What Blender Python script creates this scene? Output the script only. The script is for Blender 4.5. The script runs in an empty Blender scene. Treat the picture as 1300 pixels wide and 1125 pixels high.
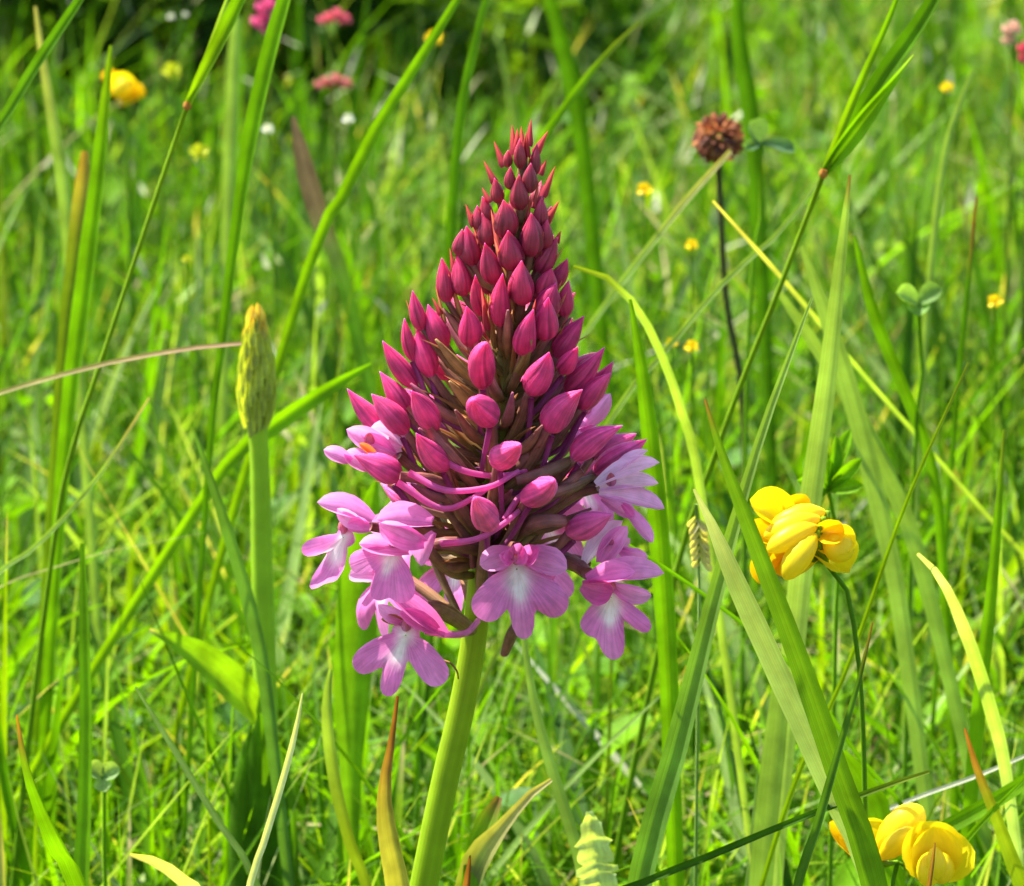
import bpy, math, random
import numpy as np
from mathutils import Vector as V, Matrix, noise as mnoise

R = math.radians
random.seed(7)
rng = np.random.default_rng(11)
S = bpy.context.scene
COL = S.collection

# ------------------------------------------------------------------ camera
PITCH, DIST, FRAME_W, TZ = R(15.0), 0.5, 0.13, 0.13
FWD = V((0, math.cos(PITCH), -math.sin(PITCH)))
RIGHT = V((1, 0, 0))
UP = RIGHT.cross(FWD).normalized()
TARGET = V((0, 0, TZ))
CAM = TARGET - FWD * DIST
cd = bpy.data.cameras.new('camera')
cam = bpy.data.objects.new('camera', cd)
COL.objects.link(cam)
cam.location = CAM
cam.rotation_euler = (math.pi / 2 - PITCH, 0, 0)
cd.sensor_fit = 'HORIZONTAL'
cd.sensor_width = 36
cd.lens = 36 * DIST / FRAME_W
cd.clip_start = 0.02
cd.clip_end = 500
cd.dof.use_dof = True
cd.dof.focus_distance = 0.492
cd.dof.aperture_fstop = 58
cd.dof.aperture_blades = 0
S.camera = cam

# ------------------------------------------------------------------ light
SUN_EL, SUN_AZ = R(62), R(-66)          # azimuth measured from +Y (behind the flower) towards +X
w = bpy.data.worlds.new('World')
S.world = w
w.use_nodes = True
nt = w.node_tree
sky = nt.nodes.new('ShaderNodeTexSky')
sky.sky_type = 'NISHITA'
sky.sun_disc = False
sky.sun_elevation = SUN_EL
sky.sun_rotation = SUN_AZ
bg = nt.nodes['Background']
bg.inputs['Strength'].default_value = 0.12
nt.links.new(sky.outputs[0], bg.inputs[0])
sd = bpy.data.lights.new('sun', 'SUN')
sd.energy = 5.0
sd.angle = R(0.53)
sd.color = (1.0, 0.94, 0.82)
sun = bpy.data.objects.new('sun', sd)
COL.objects.link(sun)
TO_SUN = V((math.sin(SUN_AZ) * math.cos(SUN_EL), math.cos(SUN_AZ) * math.cos(SUN_EL), math.sin(SUN_EL)))
sun.rotation_euler = TO_SUN.to_track_quat('Z', 'Y').to_euler()
sun.location = (-1, 1, 2)
S.view_settings.view_transform = 'Standard'
S.view_settings.look = 'None'
S.view_settings.exposure = 1.5
S.view_settings.gamma = 1
S.view_settings.use_curve_mapping = False
S.cycles.max_bounces = 8
S.cycles.transmission_bounces = 6
S.cycles.diffuse_bounces = 5


# ------------------------------------------------------------------ pixels of the photograph -> points in the meadow
def at(px, py, y=0.0):
    u = (px - 650.0) / 1300 * FRAME_W
    v = (562.5 - py) / 1300 * FRAME_W
    d = FWD * DIST + RIGHT * u + UP * v
    return CAM + d * ((y - CAM.y) / d.y)


def mm(wpx, p):
    """width in photo pixels -> metres at the depth of point p"""
    return wpx * 1e-4 * ((p - CAM).dot(FWD) / DIST)


# ------------------------------------------------------------------ materials
def new_mat(name):
    m = bpy.data.materials.new(name)
    m.use_nodes = True
    t = m.node_tree
    t.nodes.remove(t.nodes['Principled BSDF'])
    return m, t, t.nodes['Material Output']


def nd(t, kind, **kw):
    n = t.nodes.new(kind)
    for k, v in kw.items():
        setattr(n, k, v)
    return n


def mixcol(t, a, b, fac, mode='MULTIPLY'):
    n = nd(t, 'ShaderNodeMix', data_type='RGBA', blend_type=mode)
    for sock, v in ((n.inputs[0], fac), (n.inputs[6], a), (n.inputs[7], b)):
        if hasattr(v, 'is_linked'):
            t.links.new(v, sock)
        else:
            sock.default_value = v
    return n.outputs[2]


def plant_mat(name, trans, tint, rough, spec, stripe, stripe_scale, bump, sss=0.0, blotch=0.25, blotch_scale=260.0, sss_rad=(1.0, 0.35, 0.6), sss_scale=0.0018):
    m, t, out = new_mat(name)
    L = t.links.new
    at_ = nd(t, 'ShaderNodeAttribute', attribute_name='pig')
    st = nd(t, 'ShaderNodeAttribute', attribute_name='st')
    mp = nd(t, 'ShaderNodeMapping')
    mp.inputs['Scale'].default_value = stripe_scale
    L(st.outputs['Vector'], mp.inputs['Vector'])
    nz = nd(t, 'ShaderNodeTexNoise')
    nz.inputs['Scale'].default_value = 1.0
    nz.inputs['Detail'].default_value = 3
    L(mp.outputs[0], nz.inputs['Vector'])
    r1 = nd(t, 'ShaderNodeMapRange')
    r1.inputs[1].default_value, r1.inputs[2].default_value = 0.3, 0.7
    r1.inputs[3].default_value, r1.inputs[4].default_value = 1 - stripe, 1 + stripe
    L(nz.outputs['Fac'], r1.inputs[0])
    tc = nd(t, 'ShaderNodeTexCoord')
    n2 = nd(t, 'ShaderNodeTexNoise')
    n2.inputs['Scale'].default_value = blotch_scale
    n2.inputs['Detail'].default_value = 4
    L(tc.outputs['Object'], n2.inputs['Vector'])
    r2 = nd(t, 'ShaderNodeMapRange')
    r2.inputs[1].default_value, r2.inputs[2].default_value = 0.3, 0.7
    r2.inputs[3].default_value, r2.inputs[4].default_value = 1 - blotch, 1 + blotch
    L(n2.outputs['Fac'], r2.inputs[0])
    mul = nd(t, 'ShaderNodeMath', operation='MULTIPLY')
    L(r1.outputs[0], mul.inputs[0]); L(r2.outputs[0], mul.inputs[1])
    c = nd(t, 'ShaderNodeVectorMath', operation='SCALE')
    L(at_.outputs['Color'], c.inputs[0]); L(mul.outputs[0], c.inputs['Scale'])
    bp = nd(t, 'ShaderNodeBump')
    bp.inputs['Strength'].default_value = bump
    bp.inputs['Distance'].default_value = 0.0003
    L(nz.outputs['Fac'], bp.inputs['Height'])
    pr = nd(t, 'ShaderNodeBsdfPrincipled')
    L(c.outputs[0], pr.inputs['Base Color'])
    pr.inputs['Roughness'].default_value = rough
    pr.inputs['Specular IOR Level'].default_value = spec
    L(bp.outputs[0], pr.inputs['Normal'])
    if sss:
        pr.inputs['Subsurface Weight'].default_value = sss
        pr.inputs['Subsurface Radius'].default_value = sss_rad
        pr.inputs['Subsurface Scale'].default_value = sss_scale
    if trans:
        tr = nd(t, 'ShaderNodeBsdfTranslucent')
        c2 = mixcol(t, c.outputs[0], (*tint, 1), 1.0)
        L(c2, tr.inputs['Color'])
        mx = nd(t, 'ShaderNodeMixShader')
        mx.inputs[0].default_value = trans
        L(pr.outputs[0], mx.inputs[1]); L(tr.outputs[0], mx.inputs[2])
        L(mx.outputs[0], out.inputs['Surface'])
    else:
        L(pr.outputs[0], out.inputs['Surface'])
    return m


M_GRASS = plant_mat('grass_leaf', 0.5, (1.7, 1.7, 0.25), 0.5, 0.14, 0.2, (0.7, 34, 1), 0.4, blotch=0.3, blotch_scale=150)
M_HERB = plant_mat('herb_leaf', 0.48, (1.65, 1.6, 0.25), 0.55, 0.14, 0.15, (7, 7, 1), 0.4)
M_STEM = plant_mat('plant_stem', 0.0, (1, 1, 1), 0.55, 0.10, 0.12, (0.5, 18, 1), 0.25, sss=0.6, blotch=0.12, sss_rad=(0.7, 1.0, 0.2), sss_scale=0.0007)
M_OVARY = plant_mat('orchid_ovary', 0.0, (1, 1, 1), 0.45, 0.3, 0.22, (1.2, 12, 1), 0.5, blotch=0.3, blotch_scale=600)
M_PETAL = plant_mat('orchid_petal', 0.5, (1.3, 1.2, 1.25), 0.5, 0.25, 0.15, (2.0, 16, 1), 0.35, blotch=0.12, blotch_scale=700)
M_BUD = plant_mat('orchid_bud', 0.0, (1, 1, 1), 0.42, 0.32, 0.24, (2.2, 14, 1), 0.6, sss=0.75, blotch=0.28, blotch_scale=420)
M_YELLOW = plant_mat('trefoil_petal', 0.35, (1.2, 1.15, 0.6), 0.45, 0.3, 0.05, (1.5, 9, 1), 0.15, blotch=0.05, blotch_scale=400)
M_DRY = plant_mat('dry_straw', 0.3, (1.2, 1.1, 0.9), 0.6, 0.25, 0.2, (2, 18, 1), 0.4)

mg, t, out = new_mat('meadow_soil')
pr = nd(t, 'ShaderNodeBsdfPrincipled')
pr.inputs['Roughness'].default_value = 0.95
tc = nd(t, 'ShaderNodeTexCoord')
n1 = nd(t, 'ShaderNodeTexNoise'); n1.inputs['Scale'].default_value = 90; n1.inputs['Detail'].default_value = 8
n3 = nd(t, 'ShaderNodeTexNoise'); n3.inputs['Scale'].default_value = 14; n3.inputs['Detail'].default_value = 6
t.links.new(tc.outputs['Object'], n1.inputs['Vector']); t.links.new(tc.outputs['Object'], n3.inputs['Vector'])
cr = nd(t, 'ShaderNodeValToRGB')
cr.color_ramp.elements[0].position = 0.3; cr.color_ramp.elements[0].color = (0.03, 0.02, 0.012, 1)
cr.color_ramp.elements[1].position = 0.75; cr.color_ramp.elements[1].color = (0.17, 0.12, 0.075, 1)
cr2 = nd(t, 'ShaderNodeValToRGB')
cr2.color_ramp.elements[0].position = 0.42; cr2.color_ramp.elements[0].color = (0.03, 0.06, 0.01, 1)
cr2.color_ramp.elements[1].position = 0.6; cr2.color_ramp.elements[1].color = (0.06, 0.11, 0.02, 1)
t.links.new(n1.outputs['Fac'], cr.inputs[0]); t.links.new(n1.outputs['Fac'], cr2.inputs[0])
mr = nd(t, 'ShaderNodeMapRange'); mr.inputs[1].default_value = 0.42; mr.inputs[2].default_value = 0.56
t.links.new(n3.outputs['Fac'], mr.inputs[0])
t.links.new(mixcol(t, cr.outputs[0], cr2.outputs[0], mr.outputs[0], 'MIX'), pr.inputs['Base Color'])
bp = nd(t, 'ShaderNodeBump'); bp.inputs['Distance'].default_value = 0.004
t.links.new(n1.outputs['Fac'], bp.inputs['Height']); t.links.new(bp.outputs[0], pr.inputs['Normal'])
t.links.new(pr.outputs[0], out.inputs['Surface'])


# ------------------------------------------------------------------ mesh builders
class MB:
    """collects vertices, faces, a pigment colour and a (along, across, seed) coordinate per vertex"""
    def __init__(self):
        self.v, self.f, self.c, self.s = [], [], [], []

    def grid(self, rows, cols_closed=False):
        """rows: list of rows of (point, colour, st)"""
        b = len(self.v)
        n = len(rows[0])
        for row in rows:
            for p, c, s in row:
                self.v.append(tuple(p)); self.c.append(c); self.s.append(s)
        for i in range(len(rows) - 1):
            for j in range(n if cols_closed else n - 1):
                k = (j + 1) % n
                self.f.append((b + i * n + j, b + i * n + k, b + (i + 1) * n + k, b + (i + 1) * n + j))

    def tube(self, pts, radii, cols, n=10, flat=1.0, keel=0.0, phase=0.0, ridge_col=0.0, cap=True, lap=0.0, rim=None):
        seed = random.random() * 50
        m = len(pts)
        ref = V((0.13, -0.9, 0.35))
        rows = []
        for i, p in enumerate(pts):
            tg = (pts[min(i + 1, m - 1)] - pts[max(i - 1, 0)]).normalized()
            a = tg.cross(ref)
            if a.length < 1e-4:
                a = tg.orthogonal()
            a.normalize(); b = tg.cross(a)
            row = []
            for j in range(n):
                ph = 2 * math.pi * j / n
                k3 = math.cos(3 * (ph + phase))
                r = radii[i] * (1 + keel * k3)
                c = cols[i]
                if lap:        # three sepals, each lying over the edge of the next
                    f = ((ph + phase) / (2 * math.pi) * 3) % 1.0
                    r = radii[i] * (1 - lap * 0.5 + lap * f ** 1.5 + keel * math.cos((f - 0.5) * 2 * math.pi))
                    g = 1 - 0.45 * math.exp(-(f / 0.09) ** 2)
                    c = tuple(x * g for x in c)
                    if f > 0.78 and rim:
                        c = lerp(c, rim, 0.55 * (f - 0.78) / 0.22)
                elif ridge_col:
                    g = 1 - ridge_col * max(0.0, -k3) ** 3
                    c = (c[0] * g, c[1] * g, c[2] * g)
                row.append((p + a * (r * math.cos(ph)) + b * (r * flat * math.sin(ph)), c, (i / max(1, m - 1), j / n * 2, seed)))
            rows.append(row)
        self.grid(rows, True)
        if cap:
            for idx, row in ((0, rows[0]), (-1, rows[-1])):
                q = len(self.v)
                cen = pts[idx]
                self.v.append(tuple(cen)); self.c.append(row[0][1]); self.s.append((0, 0, seed))
                base = q - (len(rows) * n) if idx == 0 else q - n
                if idx == -1:
                    base = q - 1 - n  # the first cap vertex sits in between
                for j in range(n):
                    self.f.append((base + j, base + (j + 1) % n, q))

    def strip(self, pts, widths, normals, cols, across=5, fold=0.0, edge=None, curve=0.0, wav=0.0, rag=0.06):
        """a leaf-like ribbon; fold = depth of the V, curve = depth of a round gutter (both as parts of the width)"""
        seed = random.random() * 50
        rows = []
        m = len(pts)
        for i, p in enumerate(pts):
            tg = (pts[min(i + 1, m - 1)] - pts[max(i - 1, 0)]).normalized()
            nn = normals[i] - tg * normals[i].dot(tg)
            nn.normalize()
            side = tg.cross(nn)
            row = []
            for j in range(across):
                q = j / (across - 1) * 2 - 1
                h = fold * (abs(q) - 0.5) + curve * (q * q - 0.5)
                wv = wav * math.sin(9 * i / m * 3 + seed + q * 1.5) * abs(q)
                c = cols[i]
                if abs(q) < 0.2 and across <= 7:
                    c = (c[0] * 1.18, c[1] * 1.12, c[2] * 1.1)
                if edge is not None and abs(q) > 0.95:
                    c = edge
                row.append((p + side * (q * widths[i] / 2 * (1 + rag * mnoise.noise(V((i * 0.9, q * 3, seed)))))  + nn * ((h + wv) * widths[i]), c, (i / (m - 1), q * 0.5 + 0.5, seed)))
            rows.append(row)
        self.grid(rows)

    def build(self, name, mat, parent=None, smooth=True):
        me = bpy.data.meshes.new(name)
        me.from_pydata(self.v, [], self.f)
        a = me.attributes.new('pig', 'FLOAT_COLOR', 'POINT')
        a.data.foreach_set('color', np.array([(c[0], c[1], c[2], 1) for c in self.c], 'f').ravel())
        a = me.attributes.new('st', 'FLOAT_VECTOR', 'POINT')
        a.data.foreach_set('vector', np.array(self.s, 'f').ravel())
        me.materials.append(mat)
        if smooth:
            me.polygons.foreach_set('use_smooth', [True] * len(me.polygons))
        me.update()
        o = bpy.data.objects.new(name, me)
        COL.objects.link(o)
        if parent is not None:
            o.parent = parent
        return o


def raw_mesh(name, v, f, c, s, mat):
    """numpy mesh of quads, linked at top level"""
    me = bpy.data.meshes.new(name)
    me.vertices.add(len(v)); me.vertices.foreach_set('co', v.astype('f').ravel())
    me.loops.add(f.size); me.loops.foreach_set('vertex_index', f.astype('i').ravel())
    me.polygons.add(len(f)); me.polygons.foreach_set('loop_start', np.arange(0, f.size, f.shape[1], dtype='i'))
    me.polygons.foreach_set('loop_total', np.full(len(f), f.shape[1], 'i'))
    a = me.attributes.new('pig', 'FLOAT_COLOR', 'POINT')
    a.data.foreach_set('color', np.concatenate([c, np.ones((len(c), 1))], 1).astype('f').ravel())
    a = me.attributes.new('st', 'FLOAT_VECTOR', 'POINT')
    a.data.foreach_set('vector', s.astype('f').ravel())
    me.polygons.foreach_set('use_smooth', np.ones(len(f), bool))
    me.materials.append(mat)
    me.update(calc_edges=True); me.validate()
    o = bpy.data.objects.new(name, me)
    COL.objects.link(o)
    return o


def tag(o, label=None, cat=None, group=None, kind=None):
    for k, v in (('label', label), ('category', cat), ('group', group), ('kind', kind)):
        if v:
            o[k] = v
    return o


def empty(name, loc, label, cat, group=None):
    o = bpy.data.objects.new(name, None)
    o.empty_display_size = 0.01
    COL.objects.link(o)
    o.location = loc
    return tag(o, label, cat, group)


def under(o, parent):
    """parent o without moving it (empties carry a location, meshes are built in world coordinates)"""
    o.parent = parent
    if parent.type == 'EMPTY':
        o.matrix_parent_inverse = Matrix.Translation(parent.location).inverted()
    return o


def spline(pts, n, closed=False):
    """Catmull-Rom through tuples/vectors"""
    P = [list(p) for p in pts]
    if len(P) == 2:
        return [[a + (b - a) * i / (n - 1) for a, b in zip(P[0], P[1])] for i in range(n)]
    L = [0.0]
    for a, b in zip(P, P[1:]):
        L.append(L[-1] + max(1e-9, math.dist(a[:3], b[:3])))
    out = []
    for i in range(n):
        s = L[-1] * i / (n - 1)
        k = 0
        while k < len(P) - 2 and L[k + 1] < s:
            k += 1
        u = (s - L[k]) / (L[k + 1] - L[k])
        p1, p2 = P[k], P[k + 1]
        p0 = P[k - 1] if k else [2 * a - b for a, b in zip(p1, p2)]
        p3 = P[k + 2] if k + 2 < len(P) else [2 * b - a for a, b in zip(p1, p2)]
        out.append([0.5 * (2 * b + (c - a) * u + (2 * a - 5 * b + 4 * c - d) * u * u + (-a + 3 * b - 3 * c + d) * u ** 3)
                    for a, b, c, d in zip(p0, p1, p2, p3)])
    return out


def lerp(a, b, t):
    return tuple(x + (y - x) * t for x, y in zip(a, b))


def ramp(stops, t):
    for (t0, c0), (t1, c1) in zip(stops, stops[1:]):
        if t <= t1:
            return lerp(c0, c1, max(0.0, (t - t0) / max(1e-9, t1 - t0)))
    return stops[-1][1]


TOCAM = -FWD
C = {
    'mid': (0.072, 0.180, 0.004), 'bright': (0.13, 0.285, 0.004), 'pale': (0.23, 0.34, 0.09), 'dark': (0.034, 0.100, 0.004),
    'white': (0.58, 0.58, 0.42), 'straw': (0.46, 0.38, 0.18), 'blue': (0.085, 0.18, 0.045), 'yellowgreen': (0.17, 0.275, 0.005),
    'brown': (0.2, 0.10, 0.04), 'orange': (0.40, 0.16, 0.03), 'rust': (0.18, 0.065, 0.03), 'olive': (0.12, 0.17, 0.015),
}

# ================================================================== THE GROUND
gb = MB()
rows = []
xs = [-60, -20, -6, -2, -1] + [i * 0.05 for i in range(-16, 17)] + [1, 2, 6, 20, 60]
ys = [-20, -6, -2, -1, -0.6] + [i * 0.05 for i in range(-10, 50)] + [3, 5, 9, 20, 60]
for y in ys:
    row = []
    for x in xs:
        z = 0.006 * mnoise.noise(V((x * 6, y * 6, 0))) if abs(x) < 0.9 and abs(y) < 2.6 else 0
        row.append((V((x, y, z - 0.004)), (0.1, 0.1, 0.05), (0, 0, 0)))
    rows.append(row)
gb.grid(rows)
ground = tag(gb.build('ground', mg), 'brown meadow soil showing between the grass', kind='structure')


# ================================================================== GRASS SWARD (stuff)
def half_width(y):
    return 0.10 + 0.19 * (y + 0.5)


def scatter(n, y0, y1, power=1.0):
    out = []
    while len(out) < n:
        k = n * 2
        y = y0 + (y1 - y0) * rng.random(k) ** power
        x = (rng.random(k) * 2 - 1) * half_width(y1)
        ok = np.abs(x) < half_width(y)
        out.extend(zip(x[ok], y[ok]))
    return np.array(out[:n])


def patch(xy, f=5.0, off=0.0):
    return np.array([mnoise.noise(V((x * f + off, y * f, off))) for x, y in xy])


def blades(name, pos, height, width, lean, bend, pal, pw, mat, segs=6, zbase=None, fold=0.25, tipcol=None, tipfrac=0.12):
    n = len(pos)
    az = rng.random(n) * 2 * np.pi
    face = az + np.pi / 2 + (rng.random(n) - 0.5) * 1.2
    pal = np.array(pal); ci = rng.choice(len(pal), n, p=np.array(pw) / sum(pw))
    col = pal[ci] * (0.8 + 0.4 * rng.random((n, 1)))
    d = np.stack([np.cos(az), np.sin(az)], 1)
    sx = np.stack([np.cos(face), np.sin(face), np.zeros(n)], 1)
    k = segs + 1
    verts = np.zeros((n, k, 3, 3)); cc = np.zeros((n, k, 3, 3)); ss = np.zeros((n, k, 3, 3))
    tt = np.linspace(0, 1, k)
    tw = (rng.random(n) - 0.5) * 1.6
    for i, t in enumerate(tt):
        ang = lean + bend * t
        horiz = height * (np.sin(lean) * t + bend * np.cos(lean) * t * t * 0.55)
        up = height * np.maximum(0.02, (np.cos(lean) * t - np.abs(bend) * 0.28 * t * t))
        c = np.zeros((n, 3))
        c[:, :2] = pos + d * horiz[:, None]
        c[:, 2] = up - 0.004 + (0 if zbase is None else zbase)
        fa = face + tw * t
        s = np.stack([np.cos(fa), np.sin(fa), 0 * fa], 1)
        w = width * (1 - t ** 2.2) * (0.55 + 0.9 * min(t * 2.2, 0.5)) + 0.00006
        nrm = np.stack([-np.sin(fa), np.cos(fa), 0 * fa + 0.3], 1)
        verts[:, i, 0] = c - s * (w / 2)[:, None]
        verts[:, i, 1] = c - nrm * (w * fold)[:, None]
        verts[:, i, 2] = c + s * (w / 2)[:, None]
        ctip = col if tipcol is None else np.where((rng.random((n, 1)) < tipfrac) & (t > 0.8), np.array(tipcol), col)
        basemix = max(0.0, 1 - t * 4) * 0.5
        cb = ctip * (1 - basemix) + np.array((0.30, 0.30, 0.12)) * basemix
        cc[:, i, :, :] = cb[:, None, :]
        sd_ = rng.random(n) * 40
        for j in range(3):
            ss[:, i, j, 0] = t * height * 12; ss[:, i, j, 1] = j / 2; ss[:, i, j, 2] = np.arange(n) * 0.37
    idx = np.arange(n * k * 3).reshape(n, k, 3)
    f = []
    for j in range(2):
        f.append(np.stack([idx[:, :-1, j], idx[:, :-1, j + 1], idx[:, 1:, j + 1], idx[:, 1:, j]], -1).reshape(-1, 4))
    return raw_mesh(name, verts.reshape(-1, 3), np.concatenate(f), cc.reshape(-1, 3), ss.reshape(-1, 3), mat)


def N(n, a, b):
    return a + (b - a) * rng.random(n)


def clear_front(xy, y_lim):
    return xy[xy[:, 1] > y_lim]


GP = [C['mid'], C['bright'], C['dark'], C['pale'], C['blue'], C['yellowgreen'], C['olive']]
# dense short turf, in tussocks with darker gaps between
p = scatter(30000, 0.065, 2.1, 1.35)
pn = patch(p, 11)
p = p[(pn > -0.28) | (rng.random(len(p)) < 0.35)]
pn = patch(p, 11)
far_ = p[:, 1] > 0.34 + 0.12 * pn  # farther blades draw from a darker palette, same size
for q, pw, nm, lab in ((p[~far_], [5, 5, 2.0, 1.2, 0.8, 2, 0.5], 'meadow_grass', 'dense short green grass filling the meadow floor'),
                       (p[far_], [6, 1.2, 5, 0.8, 1.5, 0.4, 1], 'far_grass', 'deeper green short grass of the farther meadow')):
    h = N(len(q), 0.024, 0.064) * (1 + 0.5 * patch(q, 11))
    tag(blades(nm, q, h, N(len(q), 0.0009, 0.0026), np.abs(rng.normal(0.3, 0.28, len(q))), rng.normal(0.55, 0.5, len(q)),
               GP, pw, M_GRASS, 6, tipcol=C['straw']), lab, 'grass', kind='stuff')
# turf round the orchid's foot, kept below the frame
p = scatter(2600, -0.2, 0.07)
tag(blades('foreground_grass', p, N(len(p), 0.015, 0.04), N(len(p), 0.0008, 0.0020), np.abs(rng.normal(0.25, 0.25, len(p))), rng.normal(0.5, 0.5, len(p)),
           GP, [5, 4, 2.5, 1, 1, 1.5, 0.6], M_GRASS, 5), 'short turf in front of the orchid and round its foot', 'grass', kind='stuff')
# taller blades
p = scatter(2800, 0.09, 2.1, 1.2)
p = p[patch(p, 6, 2.0) > -0.1]
tag(blades('tall_grass', p, N(len(p), 0.05, 0.115), N(len(p), 0.0016, 0.0038), np.abs(rng.normal(0.35, 0.3, len(p))), rng.normal(0.5, 0.5, len(p)),
           GP, [6, 5, 2.5, 2, 0.8, 1.5, 0.5], M_GRASS, 9, tipcol=C['straw']), 'taller arching grass blades standing above the turf', 'grass', kind='stuff')
# thin wiry stalks
p = scatter(750, 0.12, 2.1, 1.2)
tag(blades('wiry_grass', p, N(len(p), 0.07, 0.14), N(len(p), 0.0006, 0.0010), np.abs(rng.normal(0.35, 0.3, len(p))), rng.normal(0.4, 0.6, len(p)),
           [C['pale'], C['olive'], C['mid'], C['straw']], [4, 2, 3, 1.2], M_GRASS, 9), 'thin wiry pale stalks crossing through the grass', 'grass', kind='stuff')
# the meadow goes on to either side of the view
n_ = 26000
y_ = -0.35 + 3.2 * rng.random(n_)
x_ = (half_width(np.maximum(y_, -0.2)) - 0.03 + 0.75 * rng.random(n_)) * rng.choice([-1, 1], n_)
back_ = rng.random(n_) < 0.25
y_[back_] = 2.0 + 0.9 * rng.random(back_.sum()); x_[back_] = (rng.random(back_.sum()) * 2 - 1) * 1.2
p = np.stack([x_, y_], 1)
tag(blades('side_grass', p, N(n_, 0.03, 0.10), N(n_, 0.0016, 0.0040), np.abs(rng.normal(0.3, 0.28, n_)), rng.normal(0.5, 0.5, n_),
           GP, [5, 4, 3, 1.2, 0.8, 1.5, 0.5], M_GRASS, 5), 'rough green grass spreading out on both sides of the view', 'grass', kind='stuff')
# leafy grass in the middle ground
p = scatter(1500, 0.075, 0.42)
p = p[(np.abs(p[:, 0]) > 0.02) | (p[:, 1] > 0.12)]
tag(blades('leafy_grass', p, N(len(p), 0.035, 0.08), N(len(p), 0.0014, 0.0028), np.abs(rng.normal(0.5, 0.35, len(p))), rng.normal(0.6, 0.5, len(p)),
           [C['bright'], C['yellowgreen'], C['mid'], C['pale'], C['dark']], [5, 2.5, 3, 1, 1], M_GRASS, 8, tipcol=C['straw']), 'leafy bright grass leaning every way in the middle ground', 'grass', kind='stuff')
# clumps of a taller, deeper green grass farther off
p = scatter(4200, 0.26, 1.7, 1.0)
p = p[patch(p, 5, 8.0) > -0.12]
tag(blades('tussock_grass', p, N(len(p), 0.05, 0.105), N(len(p), 0.0020, 0.0042), np.abs(rng.normal(0.22, 0.2, len(p))), rng.normal(0.35, 0.4, len(p)),
           [C['dark'], C['mid'], (0.05, 0.12, 0.012), C['pale']], [4, 3, 3, 0.7], M_GRASS, 8), 'deeper green tussocks of coarse grass in the distance', 'grass', kind='stuff')
# a tangle of fine crossing blades
p = scatter(9500, 0.065, 0.95, 1.2)
tag(blades('fine_grass', p, N(len(p), 0.03, 0.085), N(len(p), 0.0005, 0.0012), np.abs(rng.normal(0.6, 0.4, len(p))), rng.normal(0.4, 0.6, len(p)),
           [C['bright'], C['yellowgreen'], C['pale'], C['mid'], (0.36, 0.42, 0.18)], [4, 3, 3.5, 3, 1.5], M_GRASS, 7), 'tangle of fine thin blades crossing at all angles', 'grass', kind='stuff')
# dead straw lying low
p = scatter(1300, 0.05, 2.0, 1.2)
tag(blades('dead_straw', p, N(len(p), 0.02, 0.06), N(len(p), 0.0007, 0.0018), N(len(p), 0.8, 1.45), rng.normal(0.1, 0.3, len(p)),
           [C['white'], C['straw'], C['brown'], C['pale']], [3, 3, 1, 3], M_DRY, 5, zbase=N(len(p), 0.0, 0.03)), 'dead pale straw lying low between the living blades', 'straw', kind='stuff')


p = scatter(900, 0.28, 1.5)  # pale floating flecks, added as painted glints of light
tag(blades('glint_flecks', p, N(len(p), 0.006, 0.014), N(len(p), 0.0008, 0.0019), N(len(p), 0.0, 1.2), rng.normal(0.1, 0.3, len(p)),
           [(0.46, 0.48, 0.3), (0.36, 0.42, 0.2), C['pale']], [3, 2, 2], M_DRY, 4, zbase=N(len(p), 0.03, 0.075)), 'pale flecks among the far blades, painted glints of light', 'grass', kind='stuff')


# small round herb leaves low in the turf
def herb_leaves(name, pos, z, size, pal, pw, mat, elong=1.25):
    n = len(pos)
    az = rng.random(n) * 2 * np.pi
    tilt = rng.normal(0.35, 0.45, n)
    a = np.stack([np.cos(az) * np.cos(tilt), np.sin(az) * np.cos(tilt), np.sin(tilt)], 1)
    b = np.stack([-np.sin(az), np.cos(az), rng.normal(0, 0.3, n)], 1)
    nn = np.cross(a, b)
    ci = rng.choice(len(pal), n, p=np.array(pw) / sum(pw))
    col = np.array(pal)[ci] * (0.8 + 0.4 * rng.random((n, 1)))
    c0 = np.concatenate([pos, z[:, None]], 1)
    us = [0, 0.22, 0.5, 0.78, 1.0]
    ws = [0.08, 0.62, 0.95, 0.75, 0.12]
    k = len(us)
    verts = np.zeros((n, k, 3, 3)); cc = np.zeros((n, k, 3, 3)); ss = np.zeros((n, k, 3, 3))
    for i in range(k):
        for j in range(3):
            q = j - 1
            verts[:, i, j] = c0 + a * (us[i] * size * elong)[:, None] + b * (q * ws[i] * size * 0.5)[:, None] \
                + nn * (size * (0.16 * abs(q) - 0.25 * (us[i] - 0.5) ** 2))[:, None]
            cc[:, i, j] = col * (1.25 if q == 0 else 1.0)
            ss[:, i, j, 0] = us[i]; ss[:, i, j, 1] = j / 2; ss[:, i, j, 2] = np.arange(n) * 0.7
    idx = np.arange(n * k * 3).reshape(n, k, 3)
    f = np.concatenate([np.stack([idx[:, :-1, j], idx[:, :-1, j + 1], idx[:, 1:, j + 1], idx[:, 1:, j]], -1).reshape(-1, 4) for j in range(2)])
    return raw_mesh(name, verts.reshape(-1, 3), f, cc.reshape(-1, 3), ss.reshape(-1, 3), mat)


p = scatter(5200, 0.06, 2.1, 1.2)
p = p[patch(p, 7, 4.0) > -0.15]
tag(herb_leaves('ground_herbs', p, N(len(p), 0.004, 0.042), N(len(p), 0.004, 0.010), [C['mid'], C['bright'], C['blue'], C['pale']], [4, 3, 2, 0.7], M_HERB),
    'small herb leaves tangled low in the turf', 'ground cover', kind='stuff')


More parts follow.
